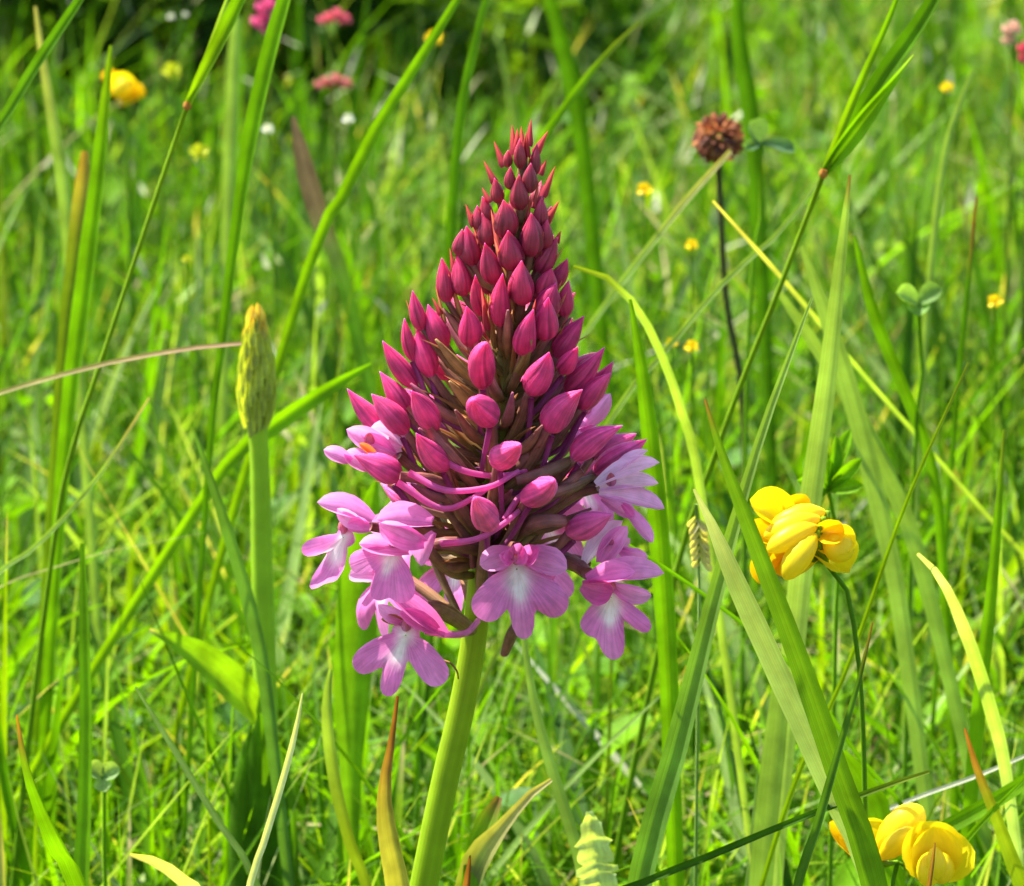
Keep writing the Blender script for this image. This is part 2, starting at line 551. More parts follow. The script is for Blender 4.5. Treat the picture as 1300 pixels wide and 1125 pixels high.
# leafy patch above the turf at far left, leaf colours darkened for shade
n_ = 3000
hx = rng.normal(-0.105, 0.05, n_); hx[: n_ // 14] = rng.normal(0.012, 0.012, n_ // 14)
hy = 0.80 + 0.30 * rng.random(n_)
keep = (hx < -0.035) | (np.arange(n_) < n_ // 14)
pos_ = np.stack([hx, hy], 1)[keep]
tag(herb_leaves('shade_tinted_undergrowth', pos_, 0.002 + 0.10 * rng.random(len(pos_)), N(len(pos_), 0.008, 0.018), [(0.03, 0.07, 0.012), (0.06, 0.13, 0.014), (0.12, 0.22, 0.016)], [4, 4, 2.5], M_HERB, 1.6),
    'leafy undergrowth beyond the grass at top left, shade painted into its colour', 'undergrowth', kind='stuff')


# ================================================================== HAND-SET GRASS BLADES
def blade_path(path, ytip, ybase, n=26, root=True, bow=0.0):
    """path in photo pixels from tip to base; the base is carried on into the ground"""
    m = len(path)
    L = [0.0]
    for a, b in zip(path, path[1:]):
        L.append(L[-1] + math.dist(a[:2], b[:2]))
    P = []
    for (x, y, *_), l in zip(path, L):
        u = l / L[-1]
        P.append(at(x, y, ytip + (ybase - ytip) * u - bow * math.sin(math.pi * u)))
    if root and P[-1].z > 0.002:
        d = (P[-1] - P[-2]).normalized()
        d = (d + V((0, 0, -0.5))).normalized()
        d.z = min(d.z, -0.35)
        k = (P[-1].z + 0.006) / -d.z
        P.append(P[-1] + d * k * 0.5 + V((0, 0, 0)))
        P.append(P[-2] + d * k * 0.93 + V((d.x, 0, 0)) * -0.03 * k)
        P[-1].z = -0.006
    return P


def make_blade(name, path, widths, ytip, ybase, stops, twist=0.0, fold=0.18, curve=0.0, edge=None, n=30, root=True, mat=None, parent=None, bow=0.0, twist_end=None):
    P = blade_path(path, ytip, ybase, root=root, bow=bow)
    ws = [mm(wd, q) for wd, q in zip(widths, P)]
    while len(ws) < len(P):
        ws.append(ws[-1] * 0.8)
    pts = spline([(*q, wd) for q, wd in zip(P, ws)], n)
    cps = [V(q[:3]) for q in pts]
    wd = [max(0.00005, q[3]) for q in pts]
    nrm = []
    for i, q in enumerate(cps):
        tg = (cps[min(i + 1, n - 1)] - cps[max(i - 1, 0)]).normalized()
        nn = (TOCAM - tg * TOCAM.dot(tg)).normalized()
        sd_ = tg.cross(nn)
        a = twist if twist_end is None else twist + (twist_end - twist) * i / (n - 1)
        nrm.append(nn * math.cos(a) + sd_ * math.sin(a))
    cols = [ramp(stops, i / (n - 1)) for i in range(n)]
    b = MB()
    b.strip(cps, [x / max(0.35, math.cos(twist)) for x in wd], nrm, cols, across=5 if not curve else 7, fold=fold, edge=edge, curve=curve)
    o = b.build(name, mat or M_GRASS, parent)
    return o


def tipped(c, tip, f=0.04):
    return [(0, tip), (f, tip), (f * 2.2, C[c] if isinstance(c, str) else c), (1, C[c] if isinstance(c, str) else c)]


BLADES = [
    # path (tip -> base), widths, ytip, ybase, stops, twist, label, extra
    ([(895, 507), (920, 585), (960, 690), (1020, 850), (1065, 980), (1112, 1125)], [3, 12, 21, 27, 30, 32], -0.018, -0.012,
     [(0, C['brown']), (0.012, C['brown']), (0.035, (0.10, 0.2, 0.012)), (1, (0.085, 0.19, 0.010))], 0.4, 'broad folded green blade crossing in front of the upper yellow trefoil', dict(fold=0.3)),
    ([(881, 621), (905, 668), (940, 750), (1000, 880), (1055, 1000), (1112, 1130)], [3, 13, 26, 29, 30, 28], -0.004, -0.006,
     [(0, C['white']), (0.1, (0.33, 0.42, 0.2)), (1, (0.36, 0.48, 0.22))], 0.75, 'pale broad blade with white tip running beside the folded green blade', dict(fold=0.06)),
    ([(1079, 222), (1068, 320), (1050, 480), (1028, 640), (1010, 790)], [3, 14, 24, 28, 30], 0.05, 0.055,
     [(0, C['brown']), (0.02, C['pale']), (1, (0.30, 0.40, 0.17))], 0.1, 'tall pale blade with brown point rising behind the upper trefoil', dict(fold=0.1)),
    ([(1031, 378), (1000, 460), (960, 575), (905, 770), (860, 950), (815, 1115)], [3, 8, 12, 21, 29, 31], 0.02, 0.012,
     [(0, C['pale']), (0.4, (0.11, 0.22, 0.04)), (1, (0.08, 0.18, 0.02))], 0.35, 'long straight blade left of the trefoil, widening towards the bottom edge', dict(fold=0.35)),
    ([(728, 338), (770, 352), (808, 390), (840, 450), (868, 530), (890, 625)], [4, 8, 10, 11, 12, 12], 0.06, 0.075,
     tipped('pale', C['olive'], 0.03), 0.3, 'slender pale blade arching over to the left beside the pink spike', dict(fold=0.2)),
    ([(1018, 312), (1045, 390), (1080, 500), (1110, 620), (1140, 760)], [6, 18, 24, 24, 22], 0.10, 0.10,
     [(0, C['pale']), (1, (0.19, 0.31, 0.1))], 0.2, 'pale out of focus blade crossing behind the tall brown pointed blade', dict(fold=0.1)),
    ([(990, 372), (1030, 430), (1075, 500), (1125, 600), (1170, 720)], [8, 16, 20, 22, 20], 0.11, 0.11,
     [(0, C['pale']), (1, (0.16, 0.28, 0.08))], 0.4, 'blurred pale blade slanting down to the right under the hairy culm', dict(fold=0.1)),
    ([(800, 380), (815, 470), (830, 600), (842, 740), (850, 880)], [4, 16, 24, 26, 24], 0.05, 0.05,
     tipped('bright', C['bright']), 0.2, 'bright upright blade close behind the right hand florets', dict(fold=0.25)),
    ([(1165, 703), (1195, 735), (1225, 800), (1258, 900), (1280, 1000)], [4, 10, 16, 17, 15], 0.03, 0.05,
     [(0, C['white']), (0.2, C['pale']), (0.5, (0.3, 0.42, 0.24)), (1, C['blue'])], 0.3, 'silvery curved blade at the right edge with a kinked white tip', dict(fold=0.15)),
    ([(1275, 545), (1268, 640), (1260, 740), (1246, 870), (1235, 980)], [3, 9, 14, 18, 18], 0.06, 0.06,
     tipped('bright', C['olive']), 0.2, 'bright green upright blade near the right edge above the silvery one', dict(fold=0.2)),
    ([(1180, 980), (1120, 1000), (1000, 1046), (900, 1088), (815, 1122), (700, 1180)], [4, 7, 8, 9, 9, 9], -0.01, 0.01,
     tipped('dark', C['olive']), 0.5, 'thin dark green blade lying almost level across the bottom right', dict(fold=0.4)),
    ([(1108, 790), (1092, 860), (1066, 950), (1035, 1060), (1010, 1140)], [2, 6, 9, 11, 11], -0.026, -0.020,
     tipped((0.06, 0.14, 0.02), C['brown'], 0.02), 0.5, 'narrow dark blade crossing in front of the broad folded blade', dict(fold=0.4)),
    ([(1225, 925), (1240, 975), (1262, 1030), (1292, 1110), (1310, 1160)], [3, 9, 14, 20, 20], 0.015, 0.03,
     [(0, C['rust']), (0.07, C['brown']), (0.16, C['olive']), (1, C['mid'])], 0.3, 'rust tipped blade at the lower right corner', dict(fold=0.3)),
    ([(1335, 965), (1290, 1000), (1240, 1030), (1195, 1055), (1150, 1085)], [10, 18, 20, 20, 18], 0.03, 0.04,
     [(0, C['bright']), (1, C['mid'])], 0.3, 'light green blade reaching in from the right edge to the lower trefoil', dict(fold=0.2)),
    ([(992, 860), (985, 930), (975, 1020), (965, 1130)], [20, 28, 30, 30], 0.05, 0.05,
     [(0, C['pale']), (1, (0.17, 0.29, 0.08))], 0.1, 'pale wide blunt blade standing behind the lower stretch of the pale blade', dict(fold=0.06)),
    ([(1312, 955), (1240, 985), (1165, 1012), (1085, 1045)], [4, 5, 5, 4], 0.05, 0.06,
     [(0, C['white']), (1, C['white'])], 0.2, 'white dry straw lying above the lower trefoil', dict(fold=0.2, root=False)),
    ([(1187, 1070), (1184, 1095), (1179, 1130), (1172, 1180)], [2, 5, 6, 7], -0.018, -0.012,
     tipped((0.09, 0.12, 0.02), C['brown'], 0.1), 0.4, 'tiny dark blade tip in front of the lower trefoil banner', dict(fold=0.3)),
    ([(1230, 460), (1150, 640), (1075, 850), (1000, 1020)], [3, 5, 6, 7], 0.03, 0.04,
     tipped('yellowgreen', C['olive']), 0.4, 'thin yellow green blade slanting down left across the right side', dict(fold=0.3)),
    ([(905, 255), (990, 350), (1100, 480), (1240, 640), (1330, 750)], [3, 6, 6, 6, 6], 0.10, 0.14,
     [(0, C['straw']), (0.2, C['pale']), (1, C['olive'])], 0.3, 'thin straw tipped stalk slanting down right below the dry clover head', dict(fold=0.3)),
    ([(928, 192), (875, 250), (800, 345), (745, 420), (690, 500)], [6, 8, 8, 7, 6], 0.16, 0.16,
     [(0, C['straw']), (0.15, C['pale']), (1, C['pale'])], 0.3, 'pale straw stalk ending in front of the dry clover head', dict(fold=0.3)),
    ([(1040, 228), (985, 300), (925, 352), (850, 440), (760, 560)], [4, 6, 7, 7, 7], 0.12, 0.12,
     [(0, C['pale']), (1, C['olive'])], 0.3, 'thin pale stalk slanting down left from the node of the culm', dict(fold=0.3)),
    ([(740, 655), (880, 745), (1010, 850), (1090, 960), (1170, 1060)], [3, 5, 6, 6, 6], 0.02, 0.05,
     tipped('mid', C['mid']), 0.3, 'wiry green blade slanting from the right florets under the upper trefoil', dict(fold=0.3)),
    # left half
    ([(380, -60), (345, 60), (318, 180), (298, 310), (282, 440), (268, 560)], [14, 22, 20, 15, 11, 9], 0.10, 0.11,
     [(0, C['bright']), (0.5, C['mid']), (1, C['dark'])], 0.55, 'broad bright blade leaning out of the top edge left of the spike', dict(fold=0.3)),
    ([(118, -25), (85, 25), (45, 85), (0, 160), (-60, 260)], [10, 14, 15, 14, 12], 0.10, 0.12,
     [(0, C['mid']), (1, (0.12, 0.22, 0.05))], 0.4, 'striped blade cutting across the top left corner', dict(fold=0.35)),
    ([(141, 58), (135, 130), (125, 230), (108, 370), (85, 560)], [4, 14, 20, 24, 20], 0.14, 0.14,
     tipped('bright', C['yellowgreen']), 0.5, 'upright blade in front of the far yellow flower, bright on one side', dict(fold=0.4)),
    ([(45, 8), (52, 60), (65, 140), (78, 220), (88, 320)], [4, 9, 14, 17, 16], 0.2, 0.2,
     [(0, C['straw']), (0.15, C['pale']), (1, C['pale'])], 0.2, 'pale blunt blade near the top left corner', dict(fold=0.15)),
    ([(108, 192), (106, 230), (100, 280), (92, 350), (80, 450)], [10, 20, 22, 20, 16], 0.16, 0.16,
     [(0, (0.34, 0.2, 0.06)), (0.05, (0.26, 0.22, 0.05)), (0.12, C['olive']), (1, C['mid'])], 0.2, 'orange tipped blurred leaf at the left below the far yellow flower', dict(fold=0.3)),
    ([(812, 28), (760, 80), (700, 160), (650, 240), (600, 330)], [4, 9, 11, 11, 10], 0.16, 0.18,
     tipped('bright', C['olive']), 0.2, 'bright blade slanting up right behind the tip of the pink spike', dict(fold=0.2)),
    ([(605, -40), (540, 65), (480, 160), (430, 260), (395, 330)], [8, 13, 16, 16, 14], 0.12, 0.14,
     [(0, C['bright']), (1, C['yellowgreen'])], 0.2, 'yellow green blade slanting from the top edge left of the spike tip', dict(fold=0.2)),
    ([(625, -30), (600, 70), (585, 150), (575, 260), (570, 380)], [8, 11, 13, 13, 12], 0.2, 0.2,
     [(0, C['mid']), (1, C['mid'])], 0.4, 'dark green upright blade just left of the spike tip', dict(fold=0.3)),
    ([(690, -20), (705, 20), (730, 120), (745, 220)], [10, 18, 22, 20], 0.35, 0.35,
     [(0, C['mid']), (1, C['mid'])], 0.4, 'blurred dark blade right of the spike tip near the top edge', dict(fold=0.3)),
    ([(306, 436), (235, 443), (150, 458), (70, 478), (-20, 505), (-140, 550)], [5, 6, 6, 6, 6, 6], 0.08, 0.10,
     [(0, (0.5, 0.3, 0.22)), (0.2, C['straw']), (0.4, C['pale']), (1, C['pale'])], 0.2, 'thin pink tipped stalk lying level left of the closed bud', dict(fold=0.2)),
    ([(472, 462), (420, 492), (370, 525), (330, 555), (280, 600)], [4, 17, 21, 20, 16], 0.12, 0.12,
     [(0, C['bright']), (1, C['yellowgreen'])], -0.2, 'bright blade between the closed bud and the pink spike, tip to the right', dict(fold=0.25)),
    ([(384, 880), (375, 930), (358, 995), (335, 1070), (312, 1150)], [2, 7, 9, 9, 9], -0.004, -0.002,
     [(0, C['white']), (0.5, C['white']), (0.75, C['pale']), (1, C['pale'])], 0.2, 'thin whitish blade in front of the left stem foot', dict(fold=0.2)),
    ([(172, 872), (205, 925), (245, 990), (285, 1055), (325, 1120)], [3, 7, 9, 9, 9], 0.03, 0.02,
     [(0, C['pale']), (1, C['blue'])], 0.3, 'grey green narrow blade slanting down to the left stem foot', dict(fold=0.2)),
    ([(22, 908), (32, 965), (50, 1020), (78, 1080), (108, 1140)], [3, 11, 18, 26, 28], -0.02, -0.01,
     [(0, C['orange']), (0.03, C['brown']), (0.08, C['bright']), (1, C['bright'])], 0.8, 'bright blade with an orange point at the bottom left corner', dict(fold=0.25)),
    ([(247, 548), (275, 630), (302, 715), (325, 800), (340, 890)], [4, 12, 17, 18, 17], 0.075, 0.08,
     tipped('blue', C['blue']), 0.3, 'blue green blade leaning against the left stem', dict(fold=0.25)),
    ([(190, 505), (125, 605), (50, 690), (-40, 770)], [3, 5, 6, 6], 0.09, 0.10,
     tipped('pale', C['straw']), 0.3, 'thin pale blade curving down to the left edge', dict(fold=0.3)),
    ([(105, 690), (108, 800), (110, 920), (108, 1040), (104, 1130)], [6, 14, 17, 20, 22], 0.06, 0.05,
     [(0, C['bright']), (1, C['mid'])], 0.4, 'upright bright blade at the lower left behind the orange pointed one', dict(fold=0.3)),
    ([(420, 850), (415, 900), (425, 990), (445, 1070), (470, 1140)], [5, 14, 16, 15, 14], 0.04, 0.05,
     [(0, C['pale']), (0.3, C['olive']), (1, C['olive'])], 0.3, 'greyish bent blade left of the brown sheath leaf', dict(fold=0.2)),
    ([(663, 800), (680, 900), (705, 990), (730, 1070), (745, 1140)], [6, 12, 15, 16, 16], 0.04, 0.035,
     [(0, C['pale']), (1, C['pale'])], 0.2, 'pale blade hanging under the centre floret right of the pink stem', dict(fold=0.15)),
    ([(200, 640), (188, 610), (196, 660), (214, 690)], [2, 4, 7, 6], 0.1, 0.1, [(0, C['white']), (1, C['white'])], 0.2, '', None),
    ([(165, 1085), (200, 1095), (235, 1120), (270, 1160)], [4, 14, 17, 14], 0.01, 0.015,
     [(0, C['straw']), (0.2, C['white']), (1, C['pale'])], 0.2, 'pale dry blade bending over at the bottom edge left of the stem foot', dict(fold=0.15)),
    ([(845, 735), (900, 770), (960, 790), (1010, 800)], [3, 6, 6, 6], 0.02, 0.03, [(0, C['mid']), (1, C['mid'])], 0.2, '', None),
    ([(1300, 990), (1250, 1040), (1215, 1080), (1180, 1120)], [4, 7, 8, 8], 0.015, 0.02,
     [(0, C['bright']), (1, C['yellowgreen'])], 0.3, 'thin bright blade under the light green one at the right edge', dict(fold=0.2)),
    ([(1085, 300), (1110, 400), (1150, 500), (1185, 600), (1200, 760)], [5, 15, 15, 13, 12], 0.12, 0.12,
     [(0, C['bright']), (1, C['mid'])], 0.3, 'mid green blade leaning right beyond the tall pale blade', dict(fold=0.3)),
    ([(1240, 250), (1232, 330), (1222, 430), (1210, 560)], [3, 6, 7, 7], 0.14, 0.14,
     [(0, C['brown']), (0.05, C['brown']), (0.09, C['mid']), (1, C['mid'])], 0.2, 'rusty tipped narrow blade in the blur at the right', dict(fold=0.2)),
    ([(1235, 90), (1205, 170), (1190, 260), (1178, 380), (1170, 500)], [5, 8, 10, 9, 9], 0.18, 0.18,
     [(0, C['pale']), (1, (0.16, 0.24, 0.08))], 0.2, 'greyish stalk with a knot standing in the upper right blur', dict(fold=0.2)),
    ([(935, -20), (940, 60), (952, 130), (960, 220)], [12, 20, 22, 20], 0.3, 0.3, [(0, C['mid']), (1, C['dark'])], 0.3,
     'dark blurred blade behind the dry clover head', dict(fold=0.3)),
    ([(300, 20), (296, 90), (294, 150), (290, 240)], [12, 16, 17, 16], 0.35, 0.35, [(0, C['pale']), (1, C['pale'])], 0.2,
     'pale blurred blade against the dark gap at top left', dict(fold=0.15)),
]
for path, wds, yt, yb, stops, tw, label, ex in BLADES:
    if ex is None:
        continue
    ex = dict(ex)
    root = ex.pop('root', True)
    o = make_blade('long_grass' if 'straw lying' not in label else 'dry_straw', path, wds, yt, yb, stops, twist=tw, root=root,
                   mat=M_DRY if 'straw lying' in label else None, **ex)
    tag(o, label, 'grass blade' if 'straw lying' not in label else 'straw', 'single grass blades standing out of the meadow', kind='thing')

# two jointed culms: stem > node, leaves as parts
def culm(name, label, base_path, wid, yb, yt, node, leaves, group=None):
    P = blade_path(base_path, yt, yb)
    foot = P[-1].copy()
    e = empty(name, foot, label, 'grass stalk', group)
    pts = [V(q[:3]) for q in spline(P, 26)]
    n = len(pts)
    b = MB()
    b.tube(pts, [mm(wid * (0.75 + 0.3 * i / n), pts[i]) / 2 for i in range(n)], [lerp(C['yellowgreen'], C['mid'], i / n) for i in range(n)], n=7)
    under(b.build('stem', M_STEM), e)
    q = at(*node)
    b = MB()
    d = (pts[1] - pts[0]).normalized()
    r = mm(wid, q) / 2
    b.tube([q - d * r * 1.4, q - d * r * 0.5, q + d * r * 0.5, q + d * r * 1.4], [r * 0.9, r * 1.35, r * 1.35, r * 0.9], [C['orange']] * 4, n=8)
    under(b.build('node', M_STEM), e)
    for path, wds, y0, y1, stops, tw, fold in leaves:
        under(make_blade('leaf', path, wds, y0, y1, stops, twist=tw, fold=fold, root=False), e)
    return e


culm('grass_culm', 'jointed grass culm with folded bright leaves fanning out to the upper right', [(1046, 220), (1015, 300), (985, 378), (940, 490), (900, 600), (860, 720)], 9, 0.10, 0.08,
     (1046, 220, 0.08), [
         ([(1200, -25), (1165, 35), (1120, 100), (1080, 165), (1046, 220)], [14, 20, 22, 18, 9], 0.075, 0.08, [(0, C['mid']), (0.6, C['mid']), (1, C['bright'])], 0.5, 0.4),
         ([(1150, -30), (1122, 40), (1095, 100), (1068, 165), (1046, 220)], [5, 8, 10, 11, 8], 0.07, 0.08, [(0, C['bright']), (1, C['yellowgreen'])], 0.3, 0.3),
         ([(1160, 70), (1130, 110), (1100, 150), (1072, 188), (1047, 220)], [3, 12, 22, 22, 10], 0.07, 0.08, [(0, C['pale']), (0.2, C['bright']), (1, C['bright'])], 0.2, 0.35),
     ])
culm('grass_culm', 'jointed grass culm with an orange node slanting down the left side', [(238, 134), (205, 230), (165, 350), (125, 470), (95, 560), (70, 680)], 8, 0.10, 0.09,
     (238, 134, 0.09), [
         ([(325, -45), (300, 10), (278, 55), (255, 100), (238, 134)], [14, 19, 19, 14, 8], 0.08, 0.09, [(0, C['mid']), (1, C['yellowgreen'])], 0.4, 0.4),
         ([(300, -30), (283, 15), (262, 75), (238, 134)], [3, 6, 8, 7], 0.085, 0.09, [(0, C['pale']), (1, C['yellowgreen'])], 0.2, 0.3),
     ])


# ================================================================== THE PYRAMIDAL ORCHID
def interp(tab, x):
    if x <= tab[0][0]:
        return tab[0][1]
    for (a, p), (b, q) in zip(tab, tab[1:]):
        if x <= b:
            return p + (q - p) * (x - a) / (b - a)
    return tab[-1][1]


AX = [(155, 666), (250, 662), (350, 655), (450, 645), (550, 635), (620, 625), (700, 612), (800, 604), (900, 586), (1000, 563), (1125, 538), (1300, 505)]
RAD = [(160, 10), (200, 28), (250, 42), (300, 58), (340, 72), (400, 100), (450, 135), (500, 168), (560, 192), (620, 205), (700, 205), (830, 150)]


def axis_pt(py):
    return at(interp(AX, py), py, 0.0)


orchid = empty('pyramidal_orchid', (axis_pt(1300).x, 0, 0), 'pink pyramidal orchid in bloom, tall cone of dark buds over open florets', 'orchid')

# stem
foot = axis_pt(1300)
stem_rows = [1900 - 0, 1600, 1300, 1125, 1000, 900, 820, 760, 700, 640, 560, 480, 400, 320, 250, 200]
pts, rad, cols = [], [], []
for py in stem_rows:
    p = axis_pt(py) if py <= 1300 else axis_pt(1300) + (axis_pt(1300) - axis_pt(1200)) * ((py - 1300) / 100)
    if p.z < -0.006:
        continue
    pts.append(p)
    rad.append(interp([(200, 6), (400, 14), (600, 17), (700, 15), (800, 16.5), (1000, 17.8), (1300, 20)], py) * 1e-4)
    cols.append(ramp([(0, (0.20, 0.10, 0.05)), (0.28, (0.16, 0.11, 0.03)), (0.45, (0.2, 0.23, 0.02)), (0.6, (0.23, 0.33, 0.010)), (1, (0.21, 0.34, 0.008))], min(1, max(0, (py - 200) / 900))))
sp = spline([(*p, r, *c) for p, r, c in zip(pts, rad, cols)], 60)
b = MB()
b.tube([V(q[:3]) for q in sp], [q[3] for q in sp], [tuple(q[4:7]) for q in sp], n=18)
under(b.build('stem', M_STEM), orchid)


def bud_colours(py):
    """base, tip pigments by height on the spike: dark crimson above, bright magenta below"""
    base = ramp([(0, (0.19, 0.030, 0.032)), (0.35, (0.27, 0.024, 0.055)), (0.6, (0.50, 0.034, 0.13)), (1.0, (0.64, 0.075, 0.26))], (py - 180) / 480)
    tip = ramp([(0, (0.36, 0.035, 0.06)), (0.35, (0.48, 0.030, 0.11)), (0.6, (0.70, 0.045, 0.21)), (1.0, (0.78, 0.12, 0.34))], (py - 180) / 480)
    return base, tip


def bud_mesh(base, tip, width, cb, ct, bluntness=0.0, n=13, phase=None):
    tip = base + (tip - base) * random.uniform(0.97, 1.07)
    axis = tip - base
    L = axis.length
    bend = V((random.uniform(-1, 1), random.uniform(-1, 1), random.uniform(-0.8, 0.8))) * L * 0.05
    pts, rad, cols = [], [], []
    prof = [(0.0, 0.34), (0.06, 0.6), (0.15, 0.86), (0.26, 0.99), (0.36, 1.0), (0.48, 0.93), (0.6, 0.79), (0.72, 0.59), (0.83, 0.37), (0.91, 0.20), (0.965, 0.10), (1.0, 0.03)]
    for t, r in prof:
        if bluntness:
            r = r + (math.sqrt(max(0, 1 - ((t - 0.45) / 0.56) ** 2)) - r) * bluntness
        pts.append(base + axis * t + bend * math.sin(math.pi * t))
        rad.append(max(0.00002, width / 2 * r * 0.98))
        g = max(0.0, (t - 0.35) / 0.65)
        cols.append(lerp(cb, ct, min(1, g ** 1.3 + 0.1)))
    b = MB()
    b.tube(pts, rad, cols, n=27, keel=0.035, lap=0.11, rim=ct, phase=random.random() * 6 if phase is None else phase)
    return b


def tube_thing(path, r0, r1, c0, c1, n=12, sides=8, twist=0.0, mid=None):
    sp = spline([tuple(p) for p in path], n)
    pts = [V(q[:3]) for q in sp]
    rr = []
    for i in range(n):
        t = i / (n - 1)
        r = r0 + (r1 - r0) * t
        if mid:
            r += mid * math.sin(math.pi * t)
        rr.append(r)
    b = MB()
    b.tube(pts, rr, [lerp(c0, c1, i / (n - 1)) for i in range(n)], n=sides, keel=0.1, phase=twist, ridge_col=0.3)
    return b


def petal_mesh(base, tip, width, normal=None, cb=(0.5, 0.1, 0.35), ct=(0.6, 0.15, 0.45), cup=0.25, curl=0.12, roll=0.0, point=0.65, n=12, across=7, root=0.35, white=0.0, sharp=False):
    """a petal: ribbon with an oval or pointed outline, cupped across and curled along"""
    axis = tip - base
    L = axis.length
    d = axis.normalized()
    nn = (normal or TOCAM)
    nn = (nn - d * nn.dot(d)).normalized()
    if roll:
        nn = Matrix.Rotation(roll, 3, d) @ nn
    pts, ws, ns, cols = [], [], [], []
    for i in range(n):
        t = i / (n - 1)
        pts.append(base + axis * t + nn * (curl * L * (math.sin(math.pi * t * 0.9) - 0.5 * t * t)))
        u = min(1.0, t / point)
        if t < point:
            wv = root + (1 - root) * math.sin(u * math.pi / 2)
        else:
            wv = max(0.0, 1 - ((t - point) / (1 - point)) ** 2.2) ** 0.75
        if sharp and t > point:
            wv = (1 - (t - point) / (1 - point)) ** 0.8
        ws.append(max(0.00004, width * wv))
        ns.append(nn)
        c = lerp(cb, ct, t)
        if white:
            c = lerp(c, (0.85, 0.72, 0.8), white * max(0, 1 - t * 1.8))
        cols.append(c)
    b = MB()
    b.strip(pts, ws, ns, cols, across=across, curve=cup * 2)
    return b


def bract(base, tip, width, parent, c0=(0.15, 0.13, 0.04), c1=(0.45, 0.13, 0.05), normal=None, curl=-0.06, cup=0.3):
    b = petal_mesh(base, tip, width, normal, c0, c1, cup=cup, curl=curl, point=0.12, root=0.8, n=10, across=5, sharp=True)
    return under(b.build('bract', M_PETAL), parent)


OV0, OV1 = (0.24, 0.18, 0.05), (0.25, 0.08, 0.075)


def spike_depth(px, py):
    r = interp(RAD, py)
    d = abs(px - interp(AX, py))
    return math.sqrt(max(0.0, r * r - d * d))


def add_bud(bx, by, tx, ty, wpx, blunt=0.0, front=1.0, nose=0.0, ovary=True):
    dt = spike_depth(tx, ty) * front
    db = dt * 0.66
    base = at(bx, by, -db * 1e-4)
    tip = at(tx, ty, -(dt + nose) * 1e-4)
    cb, ct = bud_colours(by)
    k = random.uniform(0.88, 1.12)
    cb = tuple(x * k for x in cb); ct = tuple(x * random.uniform(0.92, 1.1) for x in ct)
    wpx *= 1.14 if by < 345 else 0.89
    o = under(bud_mesh(base, tip, wpx * random.uniform(0.94, 1.08) * 1e-4, cb, ct, blunt).build('bud', M_BUD), orchid)
    if 215 < by < 455:
        # the bud's own bract, a reddish point beside it
        sx_ = random.choice((-1, 1)) * wpx * 0.45e-4
        bb = base + RIGHT * sx_ * 0.5 - (tip - base) * 0.5
        bt = base.lerp(tip, random.uniform(0.35, 0.85)) + RIGHT * sx_ * 1.15 + TOCAM * wpx * 0.25e-4
        bract(bb, bt, wpx * 0.28e-4, o, c0=(0.22, 0.17, 0.05) if by > 330 else (0.32, 0.05, 0.07), c1=(0.55, 0.16, 0.08))
    if ovary and by > 255:
        r = (base - axis_pt(by)); r.z = 0
        ya = by + max(18, r.length * 1e4 * random.uniform(0.62, 0.85))
        root = axis_pt(ya)
        rn = r.normalized()
        root = root + rn * 0.0012
        mid = root.lerp(base, 0.5) + V((0, 0, -1)) * r.length * 0.08 + rn * r.length * 0.06
        wo = min(wpx * 0.42, 15) * 0.5e-4
        c1 = OV1 if by > 420 else (0.16, 0.055, 0.045)
        under(tube_thing([root, mid, base + (tip - base) * 0.06], wo * 0.55, wo * 0.8, OV0, c1, mid=wo * 0.35, twist=random.random() * 6).build('ovary', M_OVARY), o)
        # bract below the ovary
        off = V((random.uniform(-1, 1), random.uniform(-0.6, 0.2), -0.7)).normalized() * wo * 1.7
        tb = root.lerp(base, random.uniform(0.8, 1.15)) + off
        bract(root + off * 0.3, tb, wo * 2.3, o, normal=off.normalized(), c1=(0.42, 0.15, 0.07))
        if by > 455:
            # spur: thin pink tube curving back from the bud towards the axis
            sgn = random.choice((-1, 1))
            a = base + (tip - base) * 0.12 + V((0, 0, -1)) * wpx * 0.38e-4
            e = root + V((sgn * 0.0012, -0.0008, 0.0004))
            m1 = a.lerp(e, 0.45) + V((sgn * 0.0006, -0.0006, -0.0022))
            under(tube_thing([a, m1, e], 0.00036, 0.00028, (0.42, 0.08, 0.27), (0.46, 0.12, 0.3), sides=7).build('spur', M_PETAL), o)
    return o


